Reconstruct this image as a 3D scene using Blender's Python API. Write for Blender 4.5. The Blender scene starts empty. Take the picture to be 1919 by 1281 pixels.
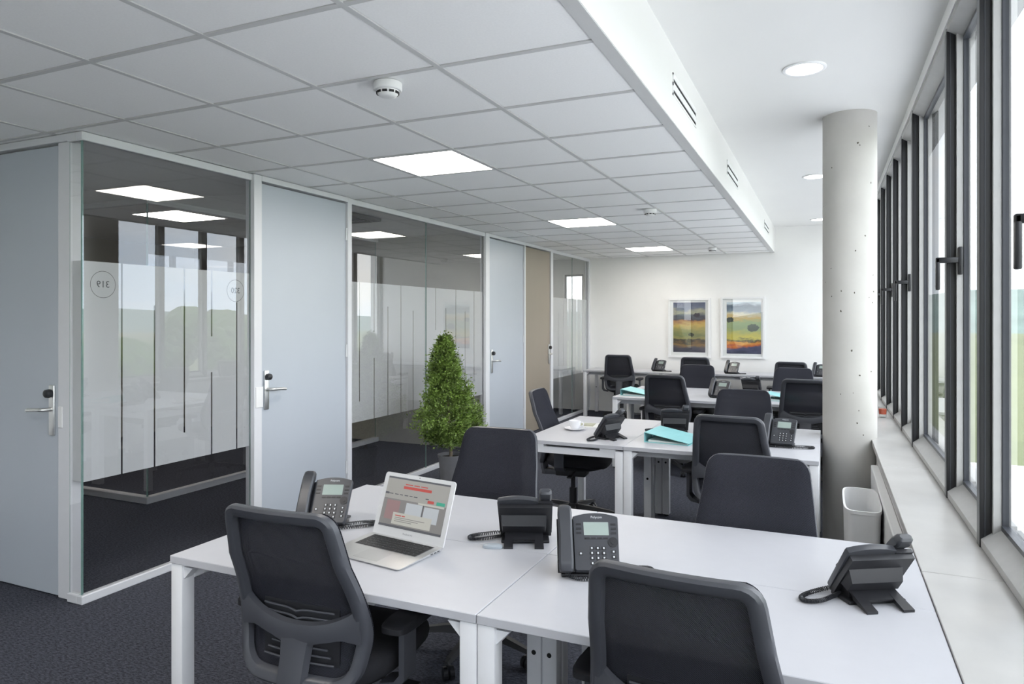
import bpy, bmesh, math, random
from mathutils import Vector, Matrix
random.seed(7)
SC = bpy.context.scene
COL = SC.collection
PI = math.pi

# ------------------------------------------------------------------ camera
F_PX, YAW, HORIZON, CX, CAM_H = 1312.0, math.radians(24.16), 597.0, 959.5, 1.51
cd = bpy.data.cameras.new('camera')
cd.sensor_width = 36.0
cd.lens = 36.0 * F_PX / 1919.0
cd.shift_y = -(640.5 - HORIZON) / 1919.0
cd.clip_start = 0.05
cd.clip_end = 3000
cam = bpy.data.objects.new('camera', cd)
COL.objects.link(cam)
cam.location = (0, 0, CAM_H)
cam.rotation_euler = (PI / 2, 0, YAW)
SC.camera = cam

# ------------------------------------------------------------------ view + world
SC.view_settings.view_transform = 'Standard'
SC.view_settings.look = 'None'
SC.view_settings.gamma = 1.0
SC.view_settings.use_curve_mapping = False
SC.view_settings.exposure = 0.16
SKY_STRENGTH = 5.0
PANEL_STRENGTH = 20.0
DOWNLIGHT_STRENGTH = 9.0

w = bpy.data.worlds.new('sky'); SC.world = w; w.use_nodes = True
nt = w.node_tree; nt.nodes.clear()
tc = nt.nodes.new('ShaderNodeTexCoord')
mp = nt.nodes.new('ShaderNodeMapping'); mp.inputs['Scale'].default_value = (2.2, 2.2, 5.5)
nz = nt.nodes.new('ShaderNodeTexNoise'); nz.inputs['Scale'].default_value = 1.6; nz.inputs['Detail'].default_value = 6
rp = nt.nodes.new('ShaderNodeValToRGB')
rp.color_ramp.elements[0].position = 0.36; rp.color_ramp.elements[0].color = (0.74, 0.85, 1.0, 1)
rp.color_ramp.elements[1].position = 0.62; rp.color_ramp.elements[1].color = (1.0, 0.99, 0.975, 1)
bg = nt.nodes.new('ShaderNodeBackground'); bg.inputs['Strength'].default_value = SKY_STRENGTH
wo = nt.nodes.new('ShaderNodeOutputWorld')
nt.links.new(tc.outputs['Generated'], mp.inputs['Vector']); nt.links.new(mp.outputs['Vector'], nz.inputs['Vector'])
nt.links.new(nz.outputs['Fac'], rp.inputs['Fac']); nt.links.new(rp.outputs['Color'], bg.inputs['Color'])
nt.links.new(bg.outputs['Background'], wo.inputs['Surface'])

# sun in the open sky on the far side of the building: it lights the added yard and fields
sl = bpy.data.lights.new('sun_offscreen', 'SUN'); sl.energy = 9.0; sl.angle = math.radians(3); sl.color = (1.0, 0.96, 0.90)
so = bpy.data.objects.new('sun_offscreen', sl); COL.objects.link(so); so.rotation_euler = (0, math.radians(-42), 0)

# ------------------------------------------------------------------ materials
MATS = {}
def mat(name, color, rough=0.5, metal=0.0, noise=0.0, nscale=20.0, bump=0.0, bscale=200.0, emit=0.0, emit_color=None, spec=0.5, coat=0.0):
    if name in MATS: return MATS[name]
    m = bpy.data.materials.new(name); m.use_nodes = True
    t = m.node_tree; b = t.nodes['Principled BSDF']
    c = (color[0], color[1], color[2], 1)
    b.inputs['Base Color'].default_value = c
    b.inputs['Roughness'].default_value = rough
    b.inputs['Metallic'].default_value = metal
    b.inputs['Specular IOR Level'].default_value = spec
    if coat: b.inputs['Coat Weight'].default_value = coat; b.inputs['Coat Roughness'].default_value = 0.05
    tcn = t.nodes.new('ShaderNodeTexCoord')
    n = t.nodes.new('ShaderNodeTexNoise'); n.inputs['Scale'].default_value = nscale; n.inputs['Detail'].default_value = 4
    t.links.new(tcn.outputs['Object'], n.inputs['Vector'])
    r = t.nodes.new('ShaderNodeValToRGB')
    k = max(noise, 0.01)
    r.color_ramp.elements[0].position = 0.3; r.color_ramp.elements[1].position = 0.7
    r.color_ramp.elements[0].color = tuple(max(0, x * (1 - k)) for x in c[:3]) + (1,)
    r.color_ramp.elements[1].color = tuple(min(1, x * (1 + k)) for x in c[:3]) + (1,)
    t.links.new(n.outputs['Fac'], r.inputs['Fac']); t.links.new(r.outputs['Color'], b.inputs['Base Color'])
    if bump:
        n2 = t.nodes.new('ShaderNodeTexNoise'); n2.inputs['Scale'].default_value = bscale; n2.inputs['Detail'].default_value = 3
        t.links.new(tcn.outputs['Object'], n2.inputs['Vector'])
        bp = t.nodes.new('ShaderNodeBump'); bp.inputs['Strength'].default_value = bump; bp.inputs['Distance'].default_value = 0.002
        t.links.new(n2.outputs['Fac'], bp.inputs['Height']); t.links.new(bp.outputs['Normal'], b.inputs['Normal'])
    if emit:
        b.inputs['Emission Color'].default_value = tuple(emit_color or color) + (1,)
        b.inputs['Emission Strength'].default_value = emit
    MATS[name] = m
    return m

def glass_mat(name, tint, ior=1.5, boost=1.0):
    m = bpy.data.materials.new(name); m.use_nodes = True
    t = m.node_tree; t.nodes.clear()
    o = t.nodes.new('ShaderNodeOutputMaterial')
    tr = t.nodes.new('ShaderNodeBsdfTransparent'); tr.inputs['Color'].default_value = tint + (1,)
    gl = t.nodes.new('ShaderNodeBsdfGlossy'); gl.inputs['Roughness'].default_value = 0.0
    fr = t.nodes.new('ShaderNodeFresnel'); fr.inputs['IOR'].default_value = ior
    mx = t.nodes.new('ShaderNodeMixShader')
    ml = t.nodes.new('ShaderNodeMath'); ml.operation = 'MULTIPLY'; ml.inputs[1].default_value = boost; ml.use_clamp = True
    # a pane is a closed box: reflect where a ray enters it (both faces' share at once), pass freely where it leaves
    ge = t.nodes.new('ShaderNodeNewGeometry'); iv = t.nodes.new('ShaderNodeMath'); iv.operation = 'SUBTRACT'; iv.inputs[0].default_value = 1.0
    mm = t.nodes.new('ShaderNodeMath'); mm.operation = 'MULTIPLY'
    t.links.new(ge.outputs['Backfacing'], iv.inputs[1])
    t.links.new(fr.outputs['Fac'], ml.inputs[0]); t.links.new(ml.outputs['Value'], mm.inputs[0]); t.links.new(iv.outputs['Value'], mm.inputs[1])
    t.links.new(mm.outputs['Value'], mx.inputs['Fac'])
    t.links.new(tr.outputs[0], mx.inputs[1]); t.links.new(gl.outputs[0], mx.inputs[2])
    t.links.new(mx.outputs[0], o.inputs['Surface'])
    MATS[name] = m
    return m

def thin_mat(name, color, transp, transl=0.4, weave=0.0):
    m = bpy.data.materials.new(name); m.use_nodes = True
    t = m.node_tree; t.nodes.clear()
    o = t.nodes.new('ShaderNodeOutputMaterial')
    df = t.nodes.new('ShaderNodeBsdfDiffuse'); df.inputs['Color'].default_value = color + (1,)
    tl = t.nodes.new('ShaderNodeBsdfTranslucent'); tl.inputs['Color'].default_value = color + (1,)
    tr = t.nodes.new('ShaderNodeBsdfTransparent')
    m1 = t.nodes.new('ShaderNodeMixShader'); m1.inputs['Fac'].default_value = transl
    m2 = t.nodes.new('ShaderNodeMixShader'); m2.inputs['Fac'].default_value = transp
    t.links.new(df.outputs[0], m1.inputs[1]); t.links.new(tl.outputs[0], m1.inputs[2])
    t.links.new(m1.outputs[0], m2.inputs[1]); t.links.new(tr.outputs[0], m2.inputs[2])
    t.links.new(m2.outputs[0], o.inputs['Surface'])
    if weave:
        tcn = t.nodes.new('ShaderNodeTexCoord')
        mpn = t.nodes.new('ShaderNodeMapping'); mpn.inputs['Rotation'].default_value = (0, math.radians(40), 0)
        wv = t.nodes.new('ShaderNodeTexWave'); wv.wave_type = 'BANDS'; wv.bands_direction = 'X'
        wv.inputs['Scale'].default_value = 85; wv.inputs['Distortion'].default_value = 1.5; wv.inputs['Detail'].default_value = 2; wv.inputs['Detail Scale'].default_value = 30
        rr = t.nodes.new('ShaderNodeValToRGB')
        rr.color_ramp.elements[0].color = tuple(c * 0.6 for c in color) + (1,)
        rr.color_ramp.elements[1].color = tuple(c * (1 + weave) for c in color) + (1,)
        t.links.new(tcn.outputs['Object'], mpn.inputs['Vector']); t.links.new(mpn.outputs['Vector'], wv.inputs['Vector'])
        t.links.new(wv.outputs['Fac'], rr.inputs['Fac']); t.links.new(rr.outputs['Color'], df.inputs['Color'])
    else:
        tcn = t.nodes.new('ShaderNodeTexCoord'); n = t.nodes.new('ShaderNodeTexNoise'); n.inputs['Scale'].default_value = 60
        rr = t.nodes.new('ShaderNodeValToRGB')
        rr.color_ramp.elements[0].color = tuple(c * 0.98 for c in color) + (1,)
        rr.color_ramp.elements[1].color = tuple(min(1, c * 1.02) for c in color) + (1,)
        t.links.new(tcn.outputs['Object'], n.inputs['Vector']); t.links.new(n.outputs['Fac'], rr.inputs['Fac'])
        t.links.new(rr.outputs['Color'], df.inputs['Color'])
    MATS[name] = m
    return m

def carpet_mat():
    m = bpy.data.materials.new('carpet'); m.use_nodes = True
    t = m.node_tree; b = t.nodes['Principled BSDF']; b.inputs['Roughness'].default_value = 0.95
    b.inputs['Specular IOR Level'].default_value = 0.15
    tcn = t.nodes.new('ShaderNodeTexCoord')
    mpn = t.nodes.new('ShaderNodeMapping'); mpn.inputs['Scale'].default_value = (1, 2.6, 1); mpn.inputs['Rotation'].default_value = (0, 0, 0.25)
    n = t.nodes.new('ShaderNodeTexNoise'); n.inputs['Scale'].default_value = 48; n.inputs['Detail'].default_value = 6; n.inputs['Roughness'].default_value = 0.85
    r = t.nodes.new('ShaderNodeValToRGB')
    r.color_ramp.elements[0].position = 0.40; r.color_ramp.elements[0].color = (0.018, 0.020, 0.028, 1)
    r.color_ramp.elements[1].position = 0.62; r.color_ramp.elements[1].color = (0.105, 0.110, 0.138, 1)
    t.links.new(tcn.outputs['Object'], mpn.inputs['Vector']); t.links.new(mpn.outputs['Vector'], n.inputs['Vector'])
    t.links.new(n.outputs['Fac'], r.inputs['Fac']); t.links.new(r.outputs['Color'], b.inputs['Base Color'])
    bp = t.nodes.new('ShaderNodeBump'); bp.inputs['Strength'].default_value = 0.6; bp.inputs['Distance'].default_value = 0.004
    t.links.new(n.outputs['Fac'], bp.inputs['Height']); t.links.new(bp.outputs['Normal'], b.inputs['Normal'])
    MATS['carpet'] = m
    return m

def field_mat():
    m = bpy.data.materials.new('fields'); m.use_nodes = True
    t = m.node_tree; b = t.nodes['Principled BSDF']; b.inputs['Roughness'].default_value = 1.0
    tcn = t.nodes.new('ShaderNodeTexCoord')
    v = t.nodes.new('ShaderNodeTexVoronoi'); v.inputs['Scale'].default_value = 0.011
    r = t.nodes.new('ShaderNodeValToRGB')
    e = r.color_ramp.elements
    e[0].position = 0.0; e[0].color = (0.12, 0.145, 0.075, 1)
    e[1].position = 1.0; e[1].color = (0.26, 0.245, 0.16, 1)
    x = e.new(0.4); x.color = (0.17, 0.195, 0.105, 1)
    x = e.new(0.7); x.color = (0.13, 0.16, 0.085, 1)
    t.links.new(tcn.outputs['Object'], v.inputs['Vector']); t.links.new(v.outputs['Color'], r.inputs['Fac'])
    t.links.new(r.outputs['Color'], b.inputs['Base Color'])
    MATS['fields'] = m
    return m

def landscape_mat(name, stops, trees, seed):
    """painted landscape: colour bands over height with noisy edges, and round trees"""
    m = bpy.data.materials.new(name); m.use_nodes = True
    t = m.node_tree; b = t.nodes['Principled BSDF']; b.inputs['Roughness'].default_value = 0.35
    L = t.links.new
    tcn = t.nodes.new('ShaderNodeTexCoord')
    sep = t.nodes.new('ShaderNodeSeparateXYZ'); L(tcn.outputs['Object'], sep.inputs[0])
    mpn = t.nodes.new('ShaderNodeMapping'); mpn.inputs['Location'].default_value = (seed, 0, seed * 2); mpn.inputs['Scale'].default_value = (1.0, 1, 2.6)
    L(tcn.outputs['Object'], mpn.inputs['Vector'])
    n = t.nodes.new('ShaderNodeTexNoise'); n.inputs['Scale'].default_value = 4.5; n.inputs['Detail'].default_value = 7; n.inputs['Roughness'].default_value = 0.65
    L(mpn.outputs['Vector'], n.inputs['Vector'])
    ma = t.nodes.new('ShaderNodeMath'); ma.operation = 'MULTIPLY_ADD'; ma.inputs[1].default_value = 0.34; ma.inputs[2].default_value = -0.17
    L(n.outputs['Fac'], ma.inputs[0])
    mz = t.nodes.new('ShaderNodeMath'); mz.operation = 'MULTIPLY_ADD'; mz.inputs[1].default_value = 1.0 / 0.78; mz.inputs[2].default_value = 0.5
    L(sep.outputs['Z'], mz.inputs[0])
    ad = t.nodes.new('ShaderNodeMath'); ad.operation = 'ADD'; L(ma.outputs[0], ad.inputs[0]); L(mz.outputs[0], ad.inputs[1])
    r = t.nodes.new('ShaderNodeValToRGB'); e = r.color_ramp.elements
    e[0].position = stops[0][0]; e[0].color = stops[0][1] + (1,)
    e[1].position = stops[-1][0]; e[1].color = stops[-1][1] + (1,)
    for p, c in stops[1:-1]:
        k = e.new(p); k.color = c + (1,)
    L(ad.outputs[0], r.inputs['Fac'])
    last = r.outputs['Color']
    for (tx, tz, rad, col) in trees:
        vs = t.nodes.new('ShaderNodeVectorMath'); vs.operation = 'SUBTRACT'; vs.inputs[1].default_value = (tx, 0, tz)
        L(tcn.outputs['Object'], vs.inputs[0])
        vm = t.nodes.new('ShaderNodeVectorMath'); vm.operation = 'MULTIPLY'; vm.inputs[1].default_value = (1, 0, 1.5); L(vs.outputs[0], vm.inputs[0])
        ln = t.nodes.new('ShaderNodeVectorMath'); ln.operation = 'LENGTH'; L(vm.outputs[0], ln.inputs[0])
        n2 = t.nodes.new('ShaderNodeTexNoise'); n2.inputs['Scale'].default_value = 45; L(tcn.outputs['Object'], n2.inputs['Vector'])
        m3 = t.nodes.new('ShaderNodeMath'); m3.operation = 'MULTIPLY_ADD'; m3.inputs[1].default_value = 0.06; L(n2.outputs['Fac'], m3.inputs[0]); L(ln.outputs['Value'], m3.inputs[2])
        lt = t.nodes.new('ShaderNodeMath'); lt.operation = 'LESS_THAN'; lt.inputs[1].default_value = rad + 0.03; L(m3.outputs[0], lt.inputs[0])
        mx = t.nodes.new('ShaderNodeMix'); mx.data_type = 'RGBA'; mx.inputs['B'].default_value = col + (1,)
        L(lt.outputs[0], mx.inputs['Factor']); L(last, mx.inputs['A'])
        last = mx.outputs['Result']
    L(last, b.inputs['Base Color'])
    MATS[name] = m
    return m

WHITE = mat('white_paint', (0.80, 0.80, 0.80), 0.6, noise=0.01)
WARMWALL = mat('warm_white_plaster', (0.85, 0.845, 0.83), 0.75, noise=0.015, nscale=3)
CEIL_UP = mat('ceiling_plaster', (0.72, 0.715, 0.70), 0.8, noise=0.01, nscale=2)
TILE = mat('ceiling_tile_board', (0.90, 0.90, 0.90), 0.85, noise=0.02, nscale=120, bump=0.12, bscale=500)
TBAR = mat('ceiling_bar', (0.58, 0.58, 0.58), 0.55)
CARPET = carpet_mat()
DESKTOP = mat('desk_laminate', (0.51, 0.51, 0.54), 0.38, noise=0.008, spec=0.4)
DESKLEG = mat('desk_steel_white', (0.78, 0.78, 0.80), 0.35, noise=0.01)
DESKDARK = mat('desk_gap', (0.10, 0.10, 0.11), 0.6)
DOORMAT = mat('door_laminate', (0.46, 0.50, 0.555), 0.35, noise=0.015, nscale=2)
DOORBEIGE = mat('door_taupe', (0.30, 0.26, 0.21), 0.45, noise=0.02, nscale=3)
FRAMEW = mat('partition_frame', (0.68, 0.69, 0.72), 0.4, noise=0.01)
GAP = mat('dark_gap', (0.01, 0.01, 0.01), 0.8)
STEEL = mat('brushed_steel', (0.78, 0.78, 0.77), 0.38, metal=1.0, noise=0.04)
BLACKPL = mat('black_plastic', (0.022, 0.023, 0.027), 0.38, noise=0.05)
PHONEPL = mat('phone_plastic', (0.045, 0.047, 0.055), 0.36, noise=0.04)
PHONEDK = mat('phone_plastic_dark', (0.016, 0.016, 0.019), 0.42, noise=0.04)
LCD = mat('phone_lcd', (0.30, 0.36, 0.33), 0.12, noise=0.03, emit=0.05)  # weak glow added to the colour; the display itself is unlit
KEYW = mat('key_print', (0.62, 0.64, 0.66), 0.5)
CHAIRPL = mat('chair_plastic', (0.060, 0.062, 0.073), 0.40, noise=0.04, bump=0.05, bscale=700)
CHAIRDK = mat('chair_black', (0.014, 0.014, 0.017), 0.5, noise=0.05)
SEATFAB = mat('chair_fabric', (0.016, 0.016, 0.020), 0.92, noise=0.12, nscale=300, bump=0.3, bscale=900)
BACKFAB = thin_mat('chair_mesh_fabric', (0.036, 0.037, 0.046), 0.12, 0.12, weave=0.7)
WINBLACK = mat('window_black_aluminium', (0.010, 0.010, 0.012), 0.32, noise=0.05)
WINGREY = mat('window_slate_aluminium', (0.040, 0.043, 0.052), 0.35, noise=0.05)
WINLIGHT = mat('window_light_aluminium', (0.38, 0.377, 0.37), 0.45, noise=0.03)
LEDGE = mat('ledge_stone', (0.50, 0.49, 0.475), 0.30, noise=0.06, nscale=6, spec=0.45)
CONC = None
GLASSW = glass_mat('window_glass', (0.985, 0.992, 0.99), 1.5, 1.8)
GLASSP = glass_mat('partition_glass', (0.945, 0.947, 0.95), 1.5, 2.4)
GLASSE = mat('glass_edge_green', (0.22, 0.36, 0.33), 0.15, noise=0.1)
JOINT = mat('joint_seal', (0.12, 0.13, 0.13), 0.5)
FILM = thin_mat('frosted_film', (0.80, 0.82, 0.835), 0.06, 0.35)
INK = mat('grey_ink', (0.10, 0.11, 0.12), 0.7)
LAMP = mat('light_diffuser', (1, 1, 1), 0.5, emit=PANEL_STRENGTH, emit_color=(1.0, 0.94, 0.86))
LAMPD = mat('downlight_diffuser', (1, 1, 1), 0.5, emit=DOWNLIGHT_STRENGTH, emit_color=(1.0, 0.985, 0.955))
ALU = mat('laptop_aluminium', (0.66, 0.66, 0.66), 0.33, metal=0.9, noise=0.02)
ALUW = mat('laptop_bezel', (0.78, 0.78, 0.79), 0.35, metal=0.3)
KEYB = mat('laptop_key', (0.012, 0.012, 0.013), 0.5)
TEAL = mat('teal_card', (0.27, 0.58, 0.60), 0.5, noise=0.04)
TEALD = mat('teal_card_inner', (0.06, 0.30, 0.30), 0.6, noise=0.05)
PAPER = mat('paper', (0.75, 0.75, 0.73), 0.8)
CERAM = mat('white_china', (0.84, 0.84, 0.86), 0.15)
POT = mat('grey_pot', (0.20, 0.20, 0.215), 0.6, noise=0.05)
SOIL = mat('soil', (0.03, 0.025, 0.02), 0.95, noise=0.4, nscale=60)
BARK = mat('bark', (0.20, 0.16, 0.12), 0.9, noise=0.3, nscale=60)
OLIVE = mat('olive_wall', (0.32, 0.30, 0.24), 0.8, noise=0.03)
GREYCEIL = mat('office_ceiling', (0.78, 0.78, 0.78), 0.85, noise=0.02)
GREYWALL = mat('office_wall', (0.50, 0.49, 0.46), 0.8, noise=0.02)
PINK = mat('candle_wax', (0.50, 0.10, 0.05), 0.5, noise=0.05)
WHITEPL = mat('white_plastic', (0.80, 0.80, 0.80), 0.4, noise=0.01)
FIELDS = field_mat()
HILL = mat('hill_blue_green', (0.16, 0.22, 0.20), 1.0, noise=0.2, nscale=0.02)
CROWN = mat('tree_crown', (0.07, 0.12, 0.035), 0.95, noise=0.5, nscale=1.5)

def leaf_mat():
    m = mat('leaf_green', (0.20, 0.30, 0.065), 0.5, noise=0.75, nscale=14)
    return m
LEAF = leaf_mat()

def concrete():
    m = mat('concrete', (0.50, 0.485, 0.455), 0.8, noise=0.06, nscale=3, bump=0.25, bscale=40)
    return m
CONC = concrete()

# ------------------------------------------------------------------ mesh helpers
def obj(name, bm, m, parent=None, loc=None, rot=None, smooth=False, mats=None):
    me = bpy.data.meshes.new(name)
    bmesh.ops.recalc_face_normals(bm, faces=bm.faces)
    bm.to_mesh(me); bm.free()
    for mm in (mats or [m]): me.materials.append(mm)
    if smooth:
        for p in me.polygons: p.use_smooth = True
        try: me.set_sharp_from_angle(angle=math.radians(38))
        except Exception: pass
    o = bpy.data.objects.new(name, me); COL.objects.link(o)
    if parent is not None: o.parent = parent
    if loc is not None: o.location = loc
    if rot is not None: o.rotation_euler = rot
    return o

def tag(o, label, cat, group=None, kind=None):
    o['label'] = label; o['category'] = cat
    if group: o['group'] = group
    if kind: o['kind'] = kind
    return o

def empty(name, label, cat, loc=(0, 0, 0), rz=0.0, group=None, kind=None):
    o = bpy.data.objects.new(name, None); COL.objects.link(o)
    o.empty_display_size = 0.05
    o.location = loc; o.rotation_euler = (0, 0, rz)
    return tag(o, label, cat, group, kind)

def copy_tree(o, parent=None):
    c = o.copy(); COL.objects.link(c)
    if parent is not None: c.parent = parent
    for ch in list(o.children): copy_tree(ch, c)
    return c

def box(bm, x0, x1, y0, y1, z0, z1, bevel=0.0, seg=2, mi=0):
    M = Matrix.Translation(((x0 + x1) / 2, (y0 + y1) / 2, (z0 + z1) / 2)) @ Matrix.Diagonal((abs(x1 - x0), abs(y1 - y0), abs(z1 - z0), 1))
    r = bmesh.ops.create_cube(bm, size=1.0, matrix=M)
    vs = r['verts']
    fs = list({f for v in vs for f in v.link_faces})
    for f in fs: f.material_index = mi
    if bevel > 0:
        es = list({e for v in vs for e in v.link_edges})
        rr = bmesh.ops.bevel(bm, geom=es, offset=bevel, segments=seg, affect='EDGES', profile=0.5, clamp_overlap=True)
        for f in rr['faces']: f.material_index = mi
    return bm

def boxes(*lst, **k):
    bm = bmesh.new()
    for b in lst: box(bm, *b, **k)
    return bm

def cyl(bm, p0, p1, r0, r1=None, n=16, caps=True, mi=0):
    p0 = Vector(p0); p1 = Vector(p1); r1 = r0 if r1 is None else r1
    d = (p1 - p0).normalized()
    a = Vector((0, 0, 1)) if abs(d.z) < 0.9 else Vector((1, 0, 0))
    u = d.cross(a).normalized(); v = d.cross(u)
    r = [[bm.verts.new(p + (u * math.cos(2 * PI * i / n) + v * math.sin(2 * PI * i / n)) * rr) for i in range(n)] for p, rr in ((p0, r0), (p1, r1))]
    for i in range(n):
        f = bm.faces.new((r[0][i], r[0][(i + 1) % n], r[1][(i + 1) % n], r[1][i])); f.material_index = mi
    if caps:
        f = bm.faces.new(r[0]); f.material_index = mi
        f = bm.faces.new(r[1]); f.material_index = mi
    return bm

def tube(bm, pts, rad, n=8, closed=False, caps=True):
    pts = [Vector(p) for p in pts]; m = len(pts)
    rad = rad if isinstance(rad, (list, tuple)) else [rad] * m
    rings = []; u = None
    for i, p in enumerate(pts):
        if closed: d = pts[(i + 1) % m] - pts[i - 1]
        else: d = pts[min(i + 1, m - 1)] - pts[max(i - 1, 0)]
        d.normalize()
        if u is None:
            a = Vector((0, 0, 1)) if abs(d.z) < 0.9 else Vector((1, 0, 0))
            u = d.cross(a).normalized()
        else:
            u = (u - d * u.dot(d)).normalized()
        v = d.cross(u)
        rings.append([bm.verts.new(p + (u * math.cos(2 * PI * k / n) + v * math.sin(2 * PI * k / n)) * rad[i]) for k in range(n)])
    for i in range(m if closed else m - 1):
        A, B = rings[i], rings[(i + 1) % m]
        for k in range(n): bm.faces.new((A[k], A[(k + 1) % n], B[(k + 1) % n], B[k]))
    if caps and not closed:
        bm.faces.new(rings[0]); bm.faces.new(rings[-1])
    return bm

def lathe(bm, prof, n=24, cx=0, cy=0, mi=0):
    rings = []
    for r, z in prof:
        if r < 1e-5: rings.append([bm.verts.new((cx, cy, z))])
        else: rings.append([bm.verts.new((cx + r * math.cos(2 * PI * k / n), cy + r * math.sin(2 * PI * k / n), z)) for k in range(n)])
    for A, B in zip(rings, rings[1:]):
        for k in range(n):
            q = [A[k % len(A)], A[(k + 1) % len(A)], B[(k + 1) % len(B)], B[k % len(B)]]
            q2 = []
            for v in q:
                if v not in q2: q2.append(v)
            if len(q2) > 2:
                f = bm.faces.new(q2); f.material_index = mi
    return bm

def loft(bm, loops, caps=True, closed=True, mi=0):
    R = [[bm.verts.new(p) for p in L] for L in loops]
    n = len(R[0])
    for A, B in zip(R, R[1:]):
        for k in range(n if closed else n - 1):
            f = bm.faces.new((A[k], A[(k + 1) % n], B[(k + 1) % n], B[k])); f.material_index = mi
    if caps:
        f = bm.faces.new(R[0]); f.material_index = mi
        f = bm.faces.new(R[-1]); f.material_index = mi
    return bm

def roundpoly(pts, radii, seg=6):
    out = []; n = len(pts)
    for i in range(n):
        p = Vector(pts[i]); a = Vector(pts[i - 1]) - p; b = Vector(pts[(i + 1) % n]) - p
        r = radii[i]
        if r <= 0: out.append(p); continue
        ang = a.angle(b); t = min(r / math.tan(ang / 2), a.length * 0.49, b.length * 0.49)
        r = t * math.tan(ang / 2)
        p0 = p + a.normalized() * t; p1 = p + b.normalized() * t
        c = p + (a.normalized() + b.normalized()).normalized() * (r / math.sin(ang / 2))
        v0 = p0 - c; v1 = p1 - c
        w = v0.angle(v1)
        for k in range(seg + 1):
            s = k / seg
            q = (v0 * math.sin((1 - s) * w) + v1 * math.sin(s * w)) / math.sin(w) if w > 1e-4 else v0
            out.append(c + q)
    return out

def superellipse(a, b, n=40, e=4.0):
    L = []
    for k in range(n):
        t = 2 * PI * k / n; c, s = math.cos(t), math.sin(t)
        L.append((a * math.copysign(abs(c) ** (2 / e), c), b * math.copysign(abs(s) ** (2 / e), s)))
    return L

def prism(bm, loop2d, axis, a, b, mi=0):
    """extrude a 2D loop along an axis ('x': loop is (y,z), 'y': (x,z), 'z': (x,y))"""
    def P(q, d):
        return {'x': (d, q[0], q[1]), 'y': (q[0], d, q[1]), 'z': (q[0], q[1], d)}[axis]
    return loft(bm, [[P(q, a) for q in loop2d], [P(q, b) for q in loop2d]], mi=mi)

def text_mesh(body, size, extrude=0.0004, font_align='CENTER'):
    cu = bpy.data.curves.new('txt', 'FONT'); cu.body = body; cu.size = size; cu.extrude = extrude
    cu.align_x = 'CENTER'; cu.align_y = 'CENTER'; cu.resolution_u = 3
    o = bpy.data.objects.new('txt', cu); COL.objects.link(o)
    dg = bpy.context.evaluated_depsgraph_get(); dg.update()
    me = bpy.data.meshes.new_from_object(o.evaluated_get(dg))
    bpy.data.objects.remove(o); bpy.data.curves.remove(cu)
    return me

def meshobj(name, me, m, parent=None, loc=(0, 0, 0), rot=(0, 0, 0)):
    me.materials.clear(); me.materials.append(m)
    o = bpy.data.objects.new(name, me); COL.objects.link(o)
    if parent is not None: o.parent = parent
    o.location = loc; o.rotation_euler = rot
    return o

# ------------------------------------------------------------------ the room
XL, XB, XW = -3.60, -0.70, 0.48       # partition line, bulkhead face, window inner face
YF, YN = 11.10, -3.50                 # far wall, wall behind the camera
ZC, ZU, ZL = 2.50, 2.87, 0.7235         # tile ceiling, plaster ceiling, ledge
S = 'structure'

tag(obj('floor', boxes((-9.0, 0.62, YN, YF + 0.1, -0.12, 0.0)), CARPET), 'dark blue grey flecked office carpet', 'floor', kind=S)

# tile ceiling: slab, bars, tiles
ceil = tag(obj('ceiling', boxes((-5.6, XB - 0.02, YN, YF, ZC + 0.035, ZC + 0.25)), WHITE), 'suspended ceiling of square white tiles', 'ceiling', kind=S)
tx = [-5.595, -4.995, -4.395, -3.795, -3.195, -2.595, -1.995, -1.395, -0.742]
ty0 = 1.80 - 0.6 * 8
LIGHT_CELLS = [(-2.595, 3.6), (-2.595, 6.6), (-2.595, 9.6), (-2.595, 0.6)]
tiles = {}
def tile_mesh(wx, wy):
    k = (round(wx, 3), round(wy, 3))
    if k not in tiles:
        bm = bmesh.new(); box(bm, 0.013, wx - 0.013, 0.013, wy - 0.013, 0.0, 0.02, bevel=0.003, seg=1)
        bmesh.ops.recalc_face_normals(bm, faces=bm.faces)
        me = bpy.data.meshes.new('ceiling_tile'); bm.to_mesh(me); bm.free(); me.materials.append(TILE); tiles[k] = me
    return tiles[k]
ys = []
y = ty0
while y < YF - 0.02:
    ys.append(y); y += 0.6
for x0, x1 in zip(tx, tx[1:]):
    for y0 in ys:
        y1 = min(y0 + 0.6, YF)
        xa, xb = x0, x1
        if y0 > 2.41:
            if x1 < XL: continue
            xa = max(x0, XL)
        if any(abs(x0 - lx) < 0.01 and abs(y0 - ly) < 0.05 for lx, ly in LIGHT_CELLS): continue
        if y0 < -1.3: continue
        o = bpy.data.objects.new('ceiling_tile', tile_mesh(xb - xa, y1 - y0)); COL.objects.link(o)
        o.parent = ceil; o.location = (xa, y0, ZC + 0.004)
for x in tx[1:-1]:
    y1 = YF if x > XL else 2.44
    obj('ceiling_bar', boxes((x - 0.012, x + 0.012, YN, y1, ZC, ZC + 0.03)), TBAR, ceil)
for y in ys:
    obj('ceiling_bar', boxes(((XL if y > 2.41 else -5.6), XB - 0.04, y - 0.012, y + 0.012, ZC + 0.0005, ZC + 0.03)), TBAR, ceil)
obj('edge_trim', boxes((XB - 0.057, XB - 0.002, YN, YF, ZC - 0.003, ZC + 0.03)), TBAR, ceil)
tag(obj('ceiling', boxes((XB - 0.02, 0.75, YN, YF, ZU, ZU + 0.15)), CEIL_UP), 'smooth white plaster ceiling strip along the windows', 'ceiling', kind=S)
tag(obj('wall_bulkhead', boxes((XB - 0.02, XB, YN, YF, ZC, ZU + 0.02)), CEIL_UP), 'white bulkhead face between the tiles and the plaster ceiling', 'wall', kind=S)
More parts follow.
